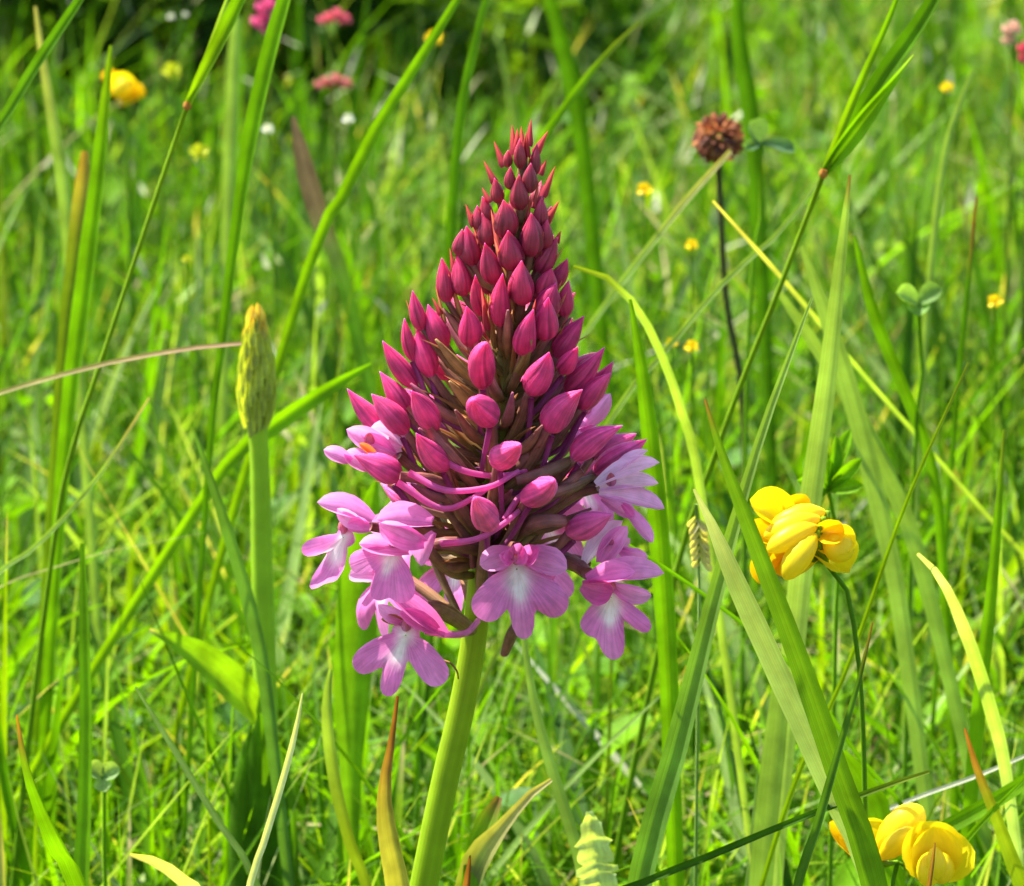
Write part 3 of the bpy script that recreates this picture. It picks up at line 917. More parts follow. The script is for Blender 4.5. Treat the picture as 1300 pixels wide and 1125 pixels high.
BUDS = [  # base x, y, tip x, y, width (pixels of the photograph)
    (644, 212, 645, 191, 11), (661, 214, 660, 178, 13), (678, 223, 682, 182, 15), (649, 240, 648, 211, 13),
    (633, 258, 628, 228, 15), (673, 244, 674, 206, 18), (661, 266, 659, 222, 23), (620, 282, 612, 249, 15), (685, 290, 688, 249, 19),
    (609, 293, 606, 261, 15), (641, 302, 639, 253, 27), (620, 313, 612, 271, 25), (673, 324, 674, 273, 28), (693, 314, 695, 278, 18),
    (582, 324, 587, 291, 16), (600, 338, 592, 286, 26), (651, 342, 645, 293, 31), (684, 346, 708, 300, 32),
    (627, 360, 615, 307, 30), (663, 384, 662, 331, 36), (567, 384, 561, 330, 25), (588, 375, 581, 324, 32), (702, 364, 720, 329, 24),
    (691, 378, 701, 340, 36), (635, 413, 638, 351, 32), (717, 401, 722, 356, 26), (692, 401, 705, 362, 38), (612, 400, 604, 352, 24),
    (536, 419, 524, 370, 24), (566, 440, 543, 386, 32), (596, 438, 592, 388, 35), (525, 458, 514, 407, 21), (548, 478, 530, 418, 34),
    (528, 492, 488, 436, 30), (516, 525, 484, 475, 32), (491, 549, 443, 496, 32), (516, 549, 474, 503, 36), (553, 545, 522, 496, 36),
    (664, 449, 677, 394, 34), (692, 430, 696, 379, 38), (706, 453, 741, 402, 36), (712, 472, 734, 440, 28), (672, 498, 697, 447, 41),
    (719, 496, 765, 444, 35), (738, 515, 779, 458, 31), (738, 518, 776, 473, 30), (696, 545, 740, 494, 44), (728, 581, 788, 542, 38),
    (756, 600, 821, 558, 40), (567, 594, 530, 552, 36), (507, 606, 448, 577, 42), (722, 676, 779, 652, 42),
]
for q in BUDS:
    add_bud(*q)
for q, nose in (((613, 489, 617, 439, 38), 12), ((625, 531, 601, 508, 40), 30), ((632, 583, 658, 566, 40), 40), ((618, 664, 604, 634, 42), 35), ((668, 634, 701, 612, 40), 30)):
    add_bud(*q, blunt=0.45, nose=nose)

# buds round the back of the spike, out of this view
i = 0
py = 225.0
while py < 640:
    ang = i * R(137.5)
    i += 1
    step = 5.5
    py += step
    if math.cos(ang) > -0.12:      # +1 faces the camera
        continue
    r = interp(RAD, py) * random.uniform(0.86, 0.97) * 1e-4
    L = interp([(200, 30), (340, 50), (450, 58), (640, 64)], py) * 1e-4
    out_ = V((math.sin(ang), -math.cos(ang), 0))
    a0 = axis_pt(py)
    up_ = interp([(200, 0.95), (350, 0.8), (450, 0.62), (560, 0.4), (640, 0.25)], py)
    tip = a0 + out_ * r
    base = tip - (out_ * math.sqrt(1 - up_ * up_) + V((0, 0, up_))) * L
    cb, ct = bud_colours(py)
    o = under(bud_mesh(base, tip, L * 0.56, cb, ct).build('bud', M_BUD), orchid)
    if py > 260:
        root = axis_pt(py + 30 + r * 1e4 * 0.75) + out_ * 0.001
        wo = 0.00055
        under(tube_thing([root, root.lerp(base, 0.5) + out_ * r * 0.06, base], wo * 0.55, wo * 0.8, OV0, OV1, mid=wo * 0.35).build('ovary', M_OVARY), o)

# ovaries and bracts of the inner whorls, packed round the axis between the stalked buds
for k in range(64):
    py = 440 + k * 4.3
    ang = k * R(137.5)
    out_ = V((math.sin(ang), -math.cos(ang), 0))
    r = interp(RAD, py) * random.uniform(0.42, 0.62) * 1e-4
    a0 = axis_pt(py + 10) + out_ * 0.001
    lift = r * interp([(400, 1.15), (500, 0.8), (600, 0.45), (720, 0.15)], py)
    e1_ = a0 + out_ * r + V((0, 0, lift))
    m1 = a0.lerp(e1_, 0.5) + out_ * r * 0.08 + V((0, 0, -r * 0.06))
    g = random.uniform(0.8, 1.4)
    ovc = random.choice((OV1, (0.40, 0.09, 0.17), (0.30, 0.19, 0.06)))
    o = under(tube_thing([a0, m1, e1_], 0.0005, 0.00016, tuple(x * g for x in OV0), tuple(x * g for x in ovc), mid=0.00042, twist=random.random() * 6).build('ovary', M_OVARY), orchid)
    bt = a0.lerp(e1_, random.uniform(0.8, 1.2)) + V((random.uniform(-1, 1), 0, random.uniform(-1, 1))) * 0.0008
    bract(a0 + V((0, 0, -0.0006)), bt, 0.0013, o, c0=(0.24, 0.2, 0.05), c1=(0.45, 0.2, 0.08), normal=(out_ + V((0, 0, -0.5))))

# crimson bract points round the top
for bx, by, tx, ty, wd in [(653, 197, 650, 158, 12), (671, 186, 674, 151, 11), (679, 196, 696, 166, 12), (640, 212, 627, 179, 11), (629, 234, 614, 204, 10),
                           (622, 258, 612, 238, 9), (685, 222, 694, 202, 10), (689, 250, 705, 211, 11), (692, 284, 710, 255, 12), (602, 288, 591, 259, 10),
                           (706, 308, 712, 293, 9), (583, 330, 577, 305, 8), (577, 348, 571, 315, 8), (663, 205, 662, 160, 14), (656, 190, 657, 163, 10), (668, 200, 668, 168, 12),
                           (641, 295, 634, 270, 8), (619, 420, 611, 366, 9), (672, 420, 680, 380, 8), (560, 400, 549, 378, 8)]:
    dd = spike_depth(tx, ty)
    bract(at(bx, by, -dd * 0.8e-4), at(tx, ty, -dd * 1.05e-4), wd * 1e-4, orchid, c0=(0.33, 0.04, 0.07), c1=(0.55, 0.10, 0.07), curl=-0.05, cup=0.35)

# ------------------------------------------------------------------ open florets
PK, PKL, PKD, WHITE = (0.74, 0.20, 0.52), (0.82, 0.36, 0.66), (0.67, 0.13, 0.39), (0.88, 0.80, 0.78)


def lip_mesh(throat, e1, e2, nn, lobes, size_fix=1.0, droop=0.5, cw=(0, 0.35), whiteness=1.0):
    """three lobed lip: lobes = (x, y, width) of each lobe's end in metres in the plane of e1 (right), e2 (down)"""
    A, Rr = 84, 9
    el = []
    for x, y, wd in lobes:
        L = math.hypot(x, y)
        th = math.atan2(y, x)
        el.append((x * 0.60, y * 0.60, L * 0.42, wd / 2 * 0.89, th))
    cr_ = min(math.hypot(x, y) for x, y, _ in lobes) * 0.24

    def inside(px_, py_):
        if px_ * px_ + py_ * py_ < cr_ * cr_:
            return True
        for cx, cy, a, bb, th in el:
            dx, dy = px_ - cx, py_ - cy
            u = dx * math.cos(th) + dy * math.sin(th); v = -dx * math.sin(th) + dy * math.cos(th)
            # egg shape: broader towards the end
            bb2 = bb * (0.80 + 0.36 * max(-1, min(1, u / a)))
            if (u / a) ** 2 + (v / bb2) ** 2 < 1:
                return True
        # web between throat and lobes
        for (x, y, wd) in lobes:
            L = math.hypot(x, y)
            u = (px_ * x + py_ * y) / L; v = abs(-px_ * y + py_ * x) / L
            if 0 < u < 0.5 * L and v < wd * (0.16 + 0.22 * u / (0.5 * L)):
                return True
        return False
    mx = max(math.hypot(x, y) for x, y, _ in lobes)
    radii = []
    for k in range(A):
        th = 2 * math.pi * k / A
        r, last = 0.0, cr_ * 0.9
        while r < mx * 1.1:
            r += mx / 90
            if inside(r * math.cos(th), r * math.sin(th)):
                last = r
        radii.append(last)
    sm = [(radii[k - 1] + 2 * radii[k] + radii[(k + 1) % A]) / 4 for k in range(A)]
    seed = random.random() * 30
    b = MB()
    ths = [math.atan2(y, x) for x, y, _ in lobes]
    tm = ths[len(ths) // 2]
    rows = []
    for i in range(Rr):
        f = (i / (Rr - 1)) ** 0.9
        row = []
        for k in range(A):
            th = 2 * math.pi * k / A
            rr = sm[k] * max(f, 0.02)
            x, y = rr * math.cos(th), rr * math.sin(th)
            t = rr / mx
            # bulge forward near the throat, ends curving back, a slight ripple and a keel along each lobe
            z = mx * (0.20 * math.sin(min(1, t * 1.2) * math.pi * 0.6) - droop * 0.42 * t * t)
            z += mx * 0.03 * math.sin(3 * th + seed) * t + mx * 0.016 * math.sin(11 * th + seed * 2) * t * t
            dm = min(abs((th - q + math.pi) % (2 * math.pi) - math.pi) for q in ths)
            z += mx * 0.10 * (1 - math.cos(dm * 3.0)) * 0.5 * t
            z -= mx * 0.10 * max(0, (f - 0.72) / 0.28) ** 2 * (0.6 + 0.8 * math.sin(2 * th + seed))
            p = throat + e1 * x + e2 * y + nn * z
            # white guide patch: along the direction of the middle lobe, pigment not light
            u = (x * math.cos(tm) + y * math.sin(tm)) / mx; v = (-x * math.sin(tm) + y * math.cos(tm)) / mx
            wpat = math.exp(-((u - 0.20) / 0.30) ** 4 - (v / (0.125 + 0.04 * math.sin(9 * u + seed))) ** 2) * whiteness * 1.15
            c = lerp(PKD, PK, min(1, 0.4 + t))
            c = lerp(c, PKL, 0.35 * max(0, math.sin(th * 5 + seed)) * t)
            c = lerp(c, WHITE, min(0.95, wpat))
            row.append((p, c, (t, th * 1.2, seed)))
        rows.append(row)
    b.grid(rows, True)
    return b


def lobe_px(thr, ends, y):
    """lip frame in the plane facing the camera, tilted a little"""
    return [((ex - thr[0]) * 1e-4, (ey - thr[1]) * 1e-4, wd * 1e-4) for ex, ey, wd in ends]


def floret(throat, depth, lobes, petals, ov, tilt=0.0, yaw=0.0, droop=0.5, spur=None, whiteness=1.0, ovw=14):
    """throat px, depth in px towards the camera; petals (bx,by,tx,ty,w,dz_base,dz_tip,name,roll,(cb,ct)); ov = px path of the ovary from floret to axis"""
    y0 = -depth * 1e-4
    th = at(*throat, y0)
    pth = [at(x, y, -(depth - 12) * 1e-4 * (1 - k / (len(ov) - 1) * 0.93)) for k, (x, y) in enumerate(ov)]
    b = tube_thing(pth, ovw * 0.42e-4, ovw * 0.34e-4, OV1, OV0, mid=ovw * 0.14e-4, n=12, sides=9)
    root = under(b.build('floret', M_OVARY), orchid)
    e1, e2, nn = RIGHT.copy(), -UP, TOCAM.copy()
    if lobes:
        Rm = Matrix.Rotation(yaw, 3, UP) @ Matrix.Rotation(tilt, 3, RIGHT)
        q1, q2, q3 = Rm @ e1, Rm @ e2, Rm @ nn
        sx_, sy_ = 1 / max(0.4, math.cos(yaw)), 1 / max(0.4, math.cos(tilt))
        lb = [(x * sx_, y * sy_, wd * (1 + 0.5 * (sx_ * sy_ - 1))) for x, y, wd in lobe_px(throat, lobes, y0)]
        under(lip_mesh(th, q1, q2, q3, lb, droop=droop, whiteness=whiteness).build('lip', M_PETAL), root)
    for bx, by, tx, ty, wd, db, dt, name, roll, cols in petals:
        cb, ct = cols or (PKD, PK)
        o = petal_mesh(at(bx, by, -(depth + db) * 1e-4), at(tx, ty, -(depth + dt) * 1e-4), wd * 1e-4, None, cb, ct, cup=0.32, curl=0.10, roll=roll, point=0.55).build(name, M_PETAL)
        under(o, root)
    if spur:
        p = [at(x, y, -d * 1e-4) for x, y, d in spur]
        under(tube_thing(p, 0.00050, 0.00036, PK, PKL, sides=8, n=16).build('spur', M_PETAL), root)
    # the column with its reddish pollen caps
    b = bud_mesh(th + UP * 0.0006 + FWD * 0.0002, th + UP * 0.0021 + TOCAM * 0.0008, 0.0014, (0.5, 0.16, 0.3), (0.5, 0.12, 0.1), 0.6)
    under(b.build('column', M_BUD), root)
    return root


LT = (PK, PKL)
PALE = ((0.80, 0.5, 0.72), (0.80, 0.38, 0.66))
LIT = ((0.86, 0.66, 0.80), (0.84, 0.5, 0.72))  # petal colours paled to stand in for the sun on them
# far left floret
floret((436, 682), 95, [(384, 698, 30), (401, 747, 25), (420, 738, 28)], [
    (474, 661, 403, 637, 32, 0, 8, 'sepal', 0.6, LT), (464, 668, 428, 646, 22, 8, 14, 'petal', -0.3, PALE), (470, 672, 440, 668, 22, 12, 16, 'petal', 0.4, LT)],
    [(470, 668), (520, 676), (560, 688), (604, 702)], yaw=0.45, whiteness=1.1)
# second from left, facing the camera
floret((498, 700), 140, [(446, 718, 42), (478, 760, 36), (513, 762, 46)], [
    (550, 664, 478, 659, 36, 0, 10, 'sepal', 0.6, LT), (540, 690, 481, 665, 32, 8, 16, 'petal', -0.2, LT), (552, 676, 534, 718, 24, 2, 8, 'sepal', 0.5, (PK, PKL)),
    (520, 700, 456, 690, 28, 4, 8, 'petal', 0.3, LT)],
    [(540, 690), (556, 712), (578, 728), (600, 730)], tilt=-0.15, yaw=0.1)
# lowest floret, left of the stem
floret((515, 806), 130, [(451, 846, 46), (491, 881, 36), (562, 866, 50)], [
    (566, 806, 493, 748, 28, 0, 10, 'sepal', 0.25, (PKD, PK)), (520, 788, 480, 768, 22, -8, 4, 'sepal', -0.3, (PK, PKL)), (556, 800, 508, 776, 24, 6, 14, 'petal', 0.1, (PKD, PK)),
    (514, 792, 484, 786, 14, -6, 0, 'petal', 0.4, ((0.34, 0.14, 0.05), (0.4, 0.2, 0.06)))],
    [(530, 778), (548, 772), (570, 779), (602, 802)], tilt=-0.2, spur=[(540, 800, 128), (570, 805, 120), (592, 803, 70), (607, 788, 35)], ovw=22)
# centre floret before the stem
floret((656, 722), 165, [(609, 782, 58), (666, 808, 40), (715, 775, 54)], [
    (655, 704, 609, 717, 32, -2, 6, 'sepal', 0.2, LT), (663, 704, 720, 722, 36, -2, 8, 'sepal', -0.2, LT), (650, 712, 660, 690, 30, 4, 20, 'petal', 0.2, (PK, PKD)),
    (666, 714, 684, 694, 24, 2, 16, 'petal', -0.3, (PK, PKD)), (648, 712, 634, 704, 20, 4, 14, 'petal', 0.3, LT)],
    [(657, 702), (652, 694), (640, 700), (622, 720)], tilt=-0.1, ovw=16)
# lower right floret
floret((776, 758), 130, [(750, 806, 42), (780, 834, 42), (824, 798, 30)], [
    (744, 736, 843, 727, 34, 4, 10, 'sepal', -0.6, LT), (745, 738, 806, 726, 30, 12, 16, 'petal', -0.5, LT), (738, 742, 778, 752, 34, 10, 12, 'petal', 0.3, (PKD, PKD)), (778, 742, 827, 757, 26, 0, 4, 'sepal', 0.4, LT)],
    [(745, 728), (728, 716), (700, 712), (628, 735)], yaw=-0.25, tilt=-0.15, ovw=20)
# floret behind it, opening upward
floret((775, 700), 90, [], [
    (742, 716, 790, 661, 26, 0, 6, 'sepal', -0.5, LIT), (762, 716, 796, 668, 28, 6, 10, 'petal', -0.2, LT), (786, 698, 822, 708, 20, 4, 8, 'lip', 0.2, LT), (770, 712, 800, 696, 20, 0, 0, 'petal', 0.4, PALE), (782, 690, 800, 684, 14, -4, 0, 'petal', 0.4, PALE)],
    [(745, 716), (728, 712), (690, 716), (622, 742)], ovw=16)
# right floret with petals painted whitish for sunlight, pointing outward
floret((775, 622), 70, [], [
    (756, 616, 837, 586, 26, 4, 4, 'sepal', -0.8, LIT), (762, 622, 836, 613, 24, 0, 0, 'petal', -0.7, LIT), (760, 626, 844, 645, 26, 6, 10, 'petal', -0.5, PALE), (790, 640, 829, 689, 18, 4, 4, 'lip', -0.2, LT),
    (775, 606, 822, 571, 16, -8, -8, 'sepal', -0.7, LIT), (764, 632, 806, 656, 22, 0, 4, 'petal', -0.2, LT)],
    [(762, 618), (735, 624), (700, 646), (632, 700)], ovw=20)
# left floret half hidden behind the lowest left bud
floret((470, 570), 40, [], [
    (500, 580, 440, 545, 30, 0, 6, 'sepal', 0.2, LT), (508, 569, 456, 542, 22, -6, -4, 'sepal', -0.3, PALE), (512, 567, 468, 546, 40, -16, -14, 'petal', 0.2, PALE), (446, 586, 411, 571, 20, 8, 10, 'lip', 0.2, LT),
    (470, 596, 437, 575, 26, 6, 8, 'petal', 0.3, LT), (478, 578, 456, 563, 10, 18, 20, 'petal', 0.2, ((0.7, 0.2, 0.04), (0.75, 0.25, 0.05)))],
    [(506, 580), (540, 606), (580, 640), (626, 672)], ovw=14)
# two smaller glimpses of florets on the far side, lit from above
floret((585, 612), -60, [], [(575, 612, 612, 628, 22, 0, 6, 'petal', 0.2, PALE), (565, 618, 540, 640, 20, 0, 0, 'petal', 0.2, PALE), (590, 606, 560, 596, 20, 0, 0, 'sepal', 0.3, PALE)],
       [(585, 612), (600, 640), (622, 668)], ovw=10)
floret((745, 530), -70, [], [(735, 545, 775, 500, 26, 0, 0, 'petal', 0.2, LT), (728, 555, 760, 545, 26, 0, 0, 'sepal', 0.3, LT), (690, 470, 715, 438, 14, 10, 10, 'petal', 0.3, PALE)],
       [(735, 552), (700, 590), (640, 630)], ovw=10)

# spurs sweeping across the front of the axis
for sp_ in ([(520, 600, 120), (565, 622, 140), (620, 618, 150), (658, 598, 120)], [(505, 612, 130), (560, 645, 140), (600, 632, 130), (640, 602, 90)],
            [(560, 690, 130), (605, 684, 150), (640, 664, 140), (668, 640, 110)], [(552, 576, 110), (585, 596, 120), (628, 604, 110), (668, 598, 80)],
            [(640, 660, 130), (660, 630, 110), (690, 612, 90)]):
    p = [at(x, y, -d * 1e-4) for x, y, d in sp_]
    under(tube_thing(p, 0.00045, 0.0003, PKD, PK, sides=8, n=16).build('spur', M_PETAL), orchid)
# stout ovaries of the lower whorl, seen in front of the axis
for path, wd in (([(548, 692, 90), (575, 690, 100), (630, 700, 40)], 22), ([(718, 662, 110), (680, 664, 110), (640, 690, 40)], 22), ([(508, 604, 110), (556, 612, 100), (610, 650, 40)], 18),
                 ([(690, 630, 110), (720, 620, 90), (752, 606, 50)], 16), ([(655, 610, 110), (690, 600, 100), (730, 582, 60)], 18), ([(520, 515, 70), (560, 560, 80), (612, 610, 40)], 16),
                 ([(545, 545, 110), (580, 588, 110), (618, 640, 40)], 16), ([(690, 560, 60), (665, 585, 60), (640, 612, 30)], 15), ([(560, 610, 100), (590, 650, 90), (615, 690, 40)], 16),
                 ([(740, 598, 80), (700, 630, 80), (640, 664, 40)], 15), ([(600, 720, 50), (596, 690, 70), (560, 640, 110)], 12), ([(640, 830, 30), (652, 800, 60), (668, 780, 70)], 16)):
    p = [at(x, y, -d * 1e-4) for x, y, d in path]
    under(tube_thing(p, wd * 0.33e-4, wd * 0.28e-4, OV1, (0.13, 0.08, 0.035), mid=wd * 0.16e-4, sides=9).build('ovary', M_OVARY), orchid)
# thread-like spent bract
under(tube_thing([at(560, 838, -0.008), at(572, 842, -0.009), at(580, 852, -0.009), at(582, 862, -0.009)], 0.00018, 0.0001, C['brown'], C['rust'], sides=5).build('bract', M_STEM), orchid)

# florets on the far side (seen only from other positions)
for k in range(9):
    ang = R(132 + k * 12)
    out_ = V((math.sin(ang), -math.cos(ang), 0))
    py = 640 + (k * 53) % 150
    a0 = axis_pt(py)
    rr = 0.0135 + 0.003 * random.random()
    th = a0 + out_ * rr
    side = V((0, 0, 1)).cross(out_)
    root = under(tube_thing([th - out_ * 0.001 + V((0, 0, .0012)), th.lerp(a0, 0.5) + V((0, 0, -.001)), axis_pt(py + 40)], 0.0006, 0.0005, OV1, OV0, mid=0.0002).build('floret', M_STEM), orchid)
    dn = (V((0, 0, -1)) + out_ * 0.25).normalized()
    nn = (out_ + V((0, 0, 0.25))).normalized()
    under(lip_mesh(th, side, dn, nn, [(-0.0055, 0.0055, 0.005), (0, 0.0085, 0.0036), (0.0055, 0.0055, 0.005)]).build('lip', M_PETAL), root)
    for sx_, up_ in ((-1, 0.25), (1, 0.25), (0.15, 1)):
        under(petal_mesh(th, th + side * 0.005 * sx_ + V((0, 0, 0.004 * up_)) + out_ * 0.003, 0.003, nn, PK, PKL).build('sepal', M_PETAL), root)

# leaves: the brown sheathing leaf left of the stem, and a rosette at the foot
under(make_blade('sheath_leaf', [(505, 884), (497, 945), (489, 1000), (494, 1060), (508, 1130), (520, 1250)], [4, 9, 17, 26, 32, 36], -0.006, -0.003,
                 [(0, C['rust']), (0.09, (0.2, 0.10, 0.04)), (0.17, (0.34, 0.30, 0.08)), (1, (0.30, 0.34, 0.06))], 0.25, fold=0.1, curve=0.35, mat=M_HERB), orchid)
for ang, L in ((200, 0.05), (320, 0.06), (80, 0.055), (140, 0.045)):
    a = R(ang)
    f0 = V((pts[0].x, pts[0].y, 0.0))
    f0 = V((axis_pt(1300).x - 0.01, 0.0, 0.0)) if f0.z < -1 else f0
    d = V((math.cos(a), math.sin(a), 0))
    P = [f0 + d * 0.001, f0 + d * L * 0.35 + V((0, 0, L * 0.4)), f0 + d * L * 0.8 + V((0, 0, L * 0.5)), f0 + d * L * 1.1 + V((0, 0, L * 0.35))]
    sp = spline([tuple(q) for q in P], 16)
    b = MB()
    b.strip([V(q) for q in sp], [0.007 * max(0.05, math.sin(math.pi * (0.12 + 0.88 * i / 15)) ** 0.6) for i in range(16)], [V((-d.x * 0.5, -d.y * 0.5, 1))] * 16, [C['mid']] * 16, across=7, curve=0.3)
    under(b.build('leaf', M_HERB), orchid)

# ================================================================== THE CLOSED ORCHID ON THE LEFT
YB = 0.10
pb = at(336, 1130, YB)
bud_orchid = empty('budding_orchid', (pb.x, YB, 0), 'young orchid with a closed green bud spike, left of the pink orchid', 'orchid')
path = [(326, 520), (330, 600), (332, 700), (335, 800), (337, 900), (337, 1000), (336, 1130)]
P = [at(x, y, YB) for x, y in path]
P.append(V((P[-1].x, YB, -0.005)))
sp = spline([(*q, mm(wd, q) / 2) for q, wd in zip(P, [24, 25, 27, 29, 31, 33, 36, 38])], 40)
b = MB()
b.tube([V(q[:3]) for q in sp], [q[3] for q in sp], [lerp((0.28, 0.46, 0.02), (0.20, 0.40, 0.012), i / 39) for i in range(40)], n=16)
under(b.build('stem', M_STEM), bud_orchid)
prof = [(398, 4), (405, 9), (425, 13), (455, 18), (485, 21), (510, 21.5), (535, 16), (560, 11)]
core = [at(325 + (y - 400) * 0.008, y, YB) for y, _ in prof]
b = MB()
sp = spline([(*q, mm(r * 2, q) / 2 * 0.9) for q, (y, r) in zip(core, prof)], 18)
b.tube([V(q[:3]) for q in sp], [q[3] for q in sp], [(0.26, 0.30, 0.05)] * 18, n=14)
under(b.build('spike', M_STEM), bud_orchid)
for k in range(64):
    t = k / 63
    y = 548 - 140 * t ** 0.95
    ang = k * R(137.5)
    r = interp(prof, y) * 1.02
    cx = 325 + (y - 400) * 0.008
    L = 46 - 22 * t
    r2 = interp(prof, y - L) * 1.06
    o0 = at(cx + r * math.sin(ang), y, YB - mm(r, core[0]) * math.cos(ang))
    o1 = at(cx + r2 * math.sin(ang), y - L, YB - mm(r2, core[0]) * math.cos(ang))
    nn = V((math.sin(ang), -math.cos(ang), 0.1))
    g = random.uniform(0.85, 1.15)
    tipc = (0.6, 0.36, 0.10) if t > 0.75 else (0.42, 0.46, 0.09)
    m_ = petal_mesh(o0, o1, mm(11, o0), nn, tuple(x * g for x in (0.46, 0.52, 0.12)), tuple(x * g for x in tipc), cup=0.25, curl=0.045, point=0.4, n=7, across=5, root=0.7)
    under(m_.build('bract', M_HERB), bud_orchid)
# folded upper leaf and the broad sheathing leaves at the foot
under(make_blade('leaf', [(190, 800), (222, 815), (258, 838), (298, 872), (328, 905), (340, 930)], [4, 20, 36, 42, 30, 12], YB - 0.012, YB, [(0, C['straw']), (0.06, (0.17, 0.34, 0.01)), (1, (0.2, 0.34, 0.01))], -0.5, fold=0.28, root=False, mat=M_HERB, n=24), bud_orchid)
for path, wds, y0, tw in (([(318, 925), (312, 980), (310, 1040), (312, 1140)], [4, 34, 52, 60], YB - 0.012, 0.5), ([(348, 935), (352, 990), (354, 1050), (352, 1140)], [4, 36, 54, 60], YB - 0.010, -0.4),
                          ([(330, 905), (334, 960), (336, 1040), (336, 1140)], [4, 40, 60, 64], YB - 0.016, 0.0)):
    under(make_blade('sheath_leaf', path, wds, y0, YB - 0.004, [(0, C['mid']), (1, (0.07, 0.16, 0.02))], tw, fold=0.05, curve=-0.5, mat=M_HERB), bud_orchid)

# ================================================================== BROAD LEAVES
def broad_leaf(label, path, wds, y0, y1, stops, tw, curve=0.15, wav=0.0, name='broad_leaf', fold=0.1):
    o = make_blade(name, path, wds, y0, y1, stops, twist=tw, fold=fold, curve=curve, mat=M_HERB, n=26)
    return tag(o, label, 'leaf')


broad_leaf('broad bright leaf standing behind the left florets of the pink orchid', [(478, 610), (466, 670), (456, 760), (448, 880), (446, 1000)], [6, 38, 54, 46, 26], 0.10, 0.10,
           [(0, C['bright']), (1, (0.16, 0.31, 0.02))], 0.2)
broad_leaf('small bright leaf with a withered brown tip right of the pink stem', [(700, 990), (672, 1010), (642, 1045), (610, 1085), (590, 1140)], [5, 11, 16, 34, 30], 0.03, 0.03,
           [(0, C['straw']), (0.3, C['olive']), (0.5, C['bright']), (1, C['bright'])], 0.2)
broad_leaf('short upright bright leaf tip beside the withered one', [(634, 1012), (622, 1035), (610, 1065), (600, 1110)], [8, 24, 30, 26], 0.035, 0.03, [(0, C['brown']), (0.06, C['bright']), (1, C['mid'])], 0.1)
broad_leaf('purplish brown pointed leaf in the blur left of the spike tip', [(372, 148), (382, 190), (395, 240), (415, 300), (440, 370)], [5, 20, 26, 24, 18], 0.24, 0.22,
           [(0, (0.14, 0.09, 0.05)), (0.12, (0.13, 0.09, 0.04)), (0.24, C['mid']), (1, C['mid'])], 0.2)
broad_leaf('rounded green leaf tucked between the folded blade and the lower trefoil', [(1068, 955), (1085, 985), (1105, 1020), (1120, 1060)], [14, 36, 44, 30], 0.03, 0.03, [(0, C['bright']), (1, C['mid'])], 0.1)
broad_leaf('dark brown pointed leaf tip at the bottom edge by the pink stem', [(597, 1086), (594, 1110), (590, 1145), (586, 1180)], [2, 8, 12, 14], 0.0, 0.004, [(0, C['rust']), (1, C['olive'])], 0.2)

# crinkled pale leaf at the bottom edge
b = MB()
sp = spline([(*at(x, y, 0.03), mm(wd, at(x, y, 0.03))) for x, y, wd in ((748, 1030, 8), (752, 1060, 36), (757, 1100, 46), (762, 1140, 48), (766, 1190, 40))], 40)
cp = [V(q[:3]) for q in sp]
b.strip([p + TOCAM * 0.0007 * mnoise.noise(V((i * 0.55, 3.3, 0))) for i, p in enumerate(cp)], [q[3] * (1 + 0.5 * mnoise.noise(V((i * 0.6, 9.1, 0)))) for i, q in enumerate(sp)], [TOCAM] * 40,
        [lerp((0.44, 0.52, 0.28), (0.36, 0.46, 0.2), abs(mnoise.noise(V((i * 0.4, 5.5, 0))))) for i in range(40)], across=9, fold=0.3, wav=0.05)
tag(b.build('crinkled_leaf', M_HERB), 'pale crinkled leaf standing at the bottom edge right of the stem', 'leaf')


# leafy sprigs: bright trefoil leaf above the upper flower and a pale clover leaf farther right
def sprig(name, label, centre, leaves, y, stemto, col, cat='herb', group=None):
    q = at(*centre, y)
    fpt = at(*stemto, y)
    e = empty(name, (fpt.x, y, 0), label, cat, group)
    under(tube_thing([q, q.lerp(fpt, 0.5) + V((0.001, 0, 0)), fpt, V((fpt.x, y, -0.004))], mm(5, q) / 2, mm(7, q) / 2, C['bright'], C['mid'], sides=7).build('stem', M_STEM), e)
    for dx, dy, wd, dz, roll in leaves:
        tip = at(centre[0] + dx, centre[1] + dy, y - dz * 1e-4)
        g = random.uniform(0.85, 1.15)
        o = petal_mesh(q, tip, mm(wd, q), (TOCAM + V((0, 0, 0.5))), tuple(x * g for x in col), tuple(x * g * 1.1 for x in col), cup=0.2, curl=0.1, roll=roll, point=0.62, root=0.25, n=9)
        under(o.build('leaflet', M_HERB), e)
    return e


sprig('trefoil_sprig', 'bright green trefoil leaves just above the upper yellow flower', (1052, 622), [(-8, -44, 20, 0, 0.2), (28, -78, 20, -20, -0.2), (42, -40, 18, 20, 0.3), (44, -6, 20, 30, 0.3), (-40, -12, 20, 10, -0.3), (10, -70, 16, -10, 0.5), (-30, 18, 20, 20, 0.2)],
      0.07, (1062, 760), C['bright'])
sprig('clover_leaf', 'pale round clover leaf in the blur at the right', (1166, 385), [(-28, -14, 30, 20, 0.2), (30, -18, 30, 10, -0.2), (0, 16, 28, 30, 0.1)], 0.12, (1160, 600), (0.17, 0.29, 0.09))
sprig('clover_leaf', 'grey green clover leaf beside the dry brown clover head', (966, 182), [(-14, -28, 34, 20, 0.2), (44, 10, 22, 10, -0.2), (-20, 8, 18, 30, 0.1)], 0.17, (950, 420), (0.10, 0.19, 0.10))
sprig('clover_leaf', 'round bright leaves low in front of the soil at bottom left', (130, 985), [(-20, -14, 24, 10, 0.1), (22, -10, 24, 10, 0.1), (4, 20, 22, 20, 0.2)], 0.06, (132, 1040), (0.22, 0.33, 0.14))

# ================================================================== YELLOW TREFOILS
Y0, Y1, YO = (0.90, 0.68, 0.006), (0.92, 0.79, 0.015), (0.90, 0.56, 0.005)


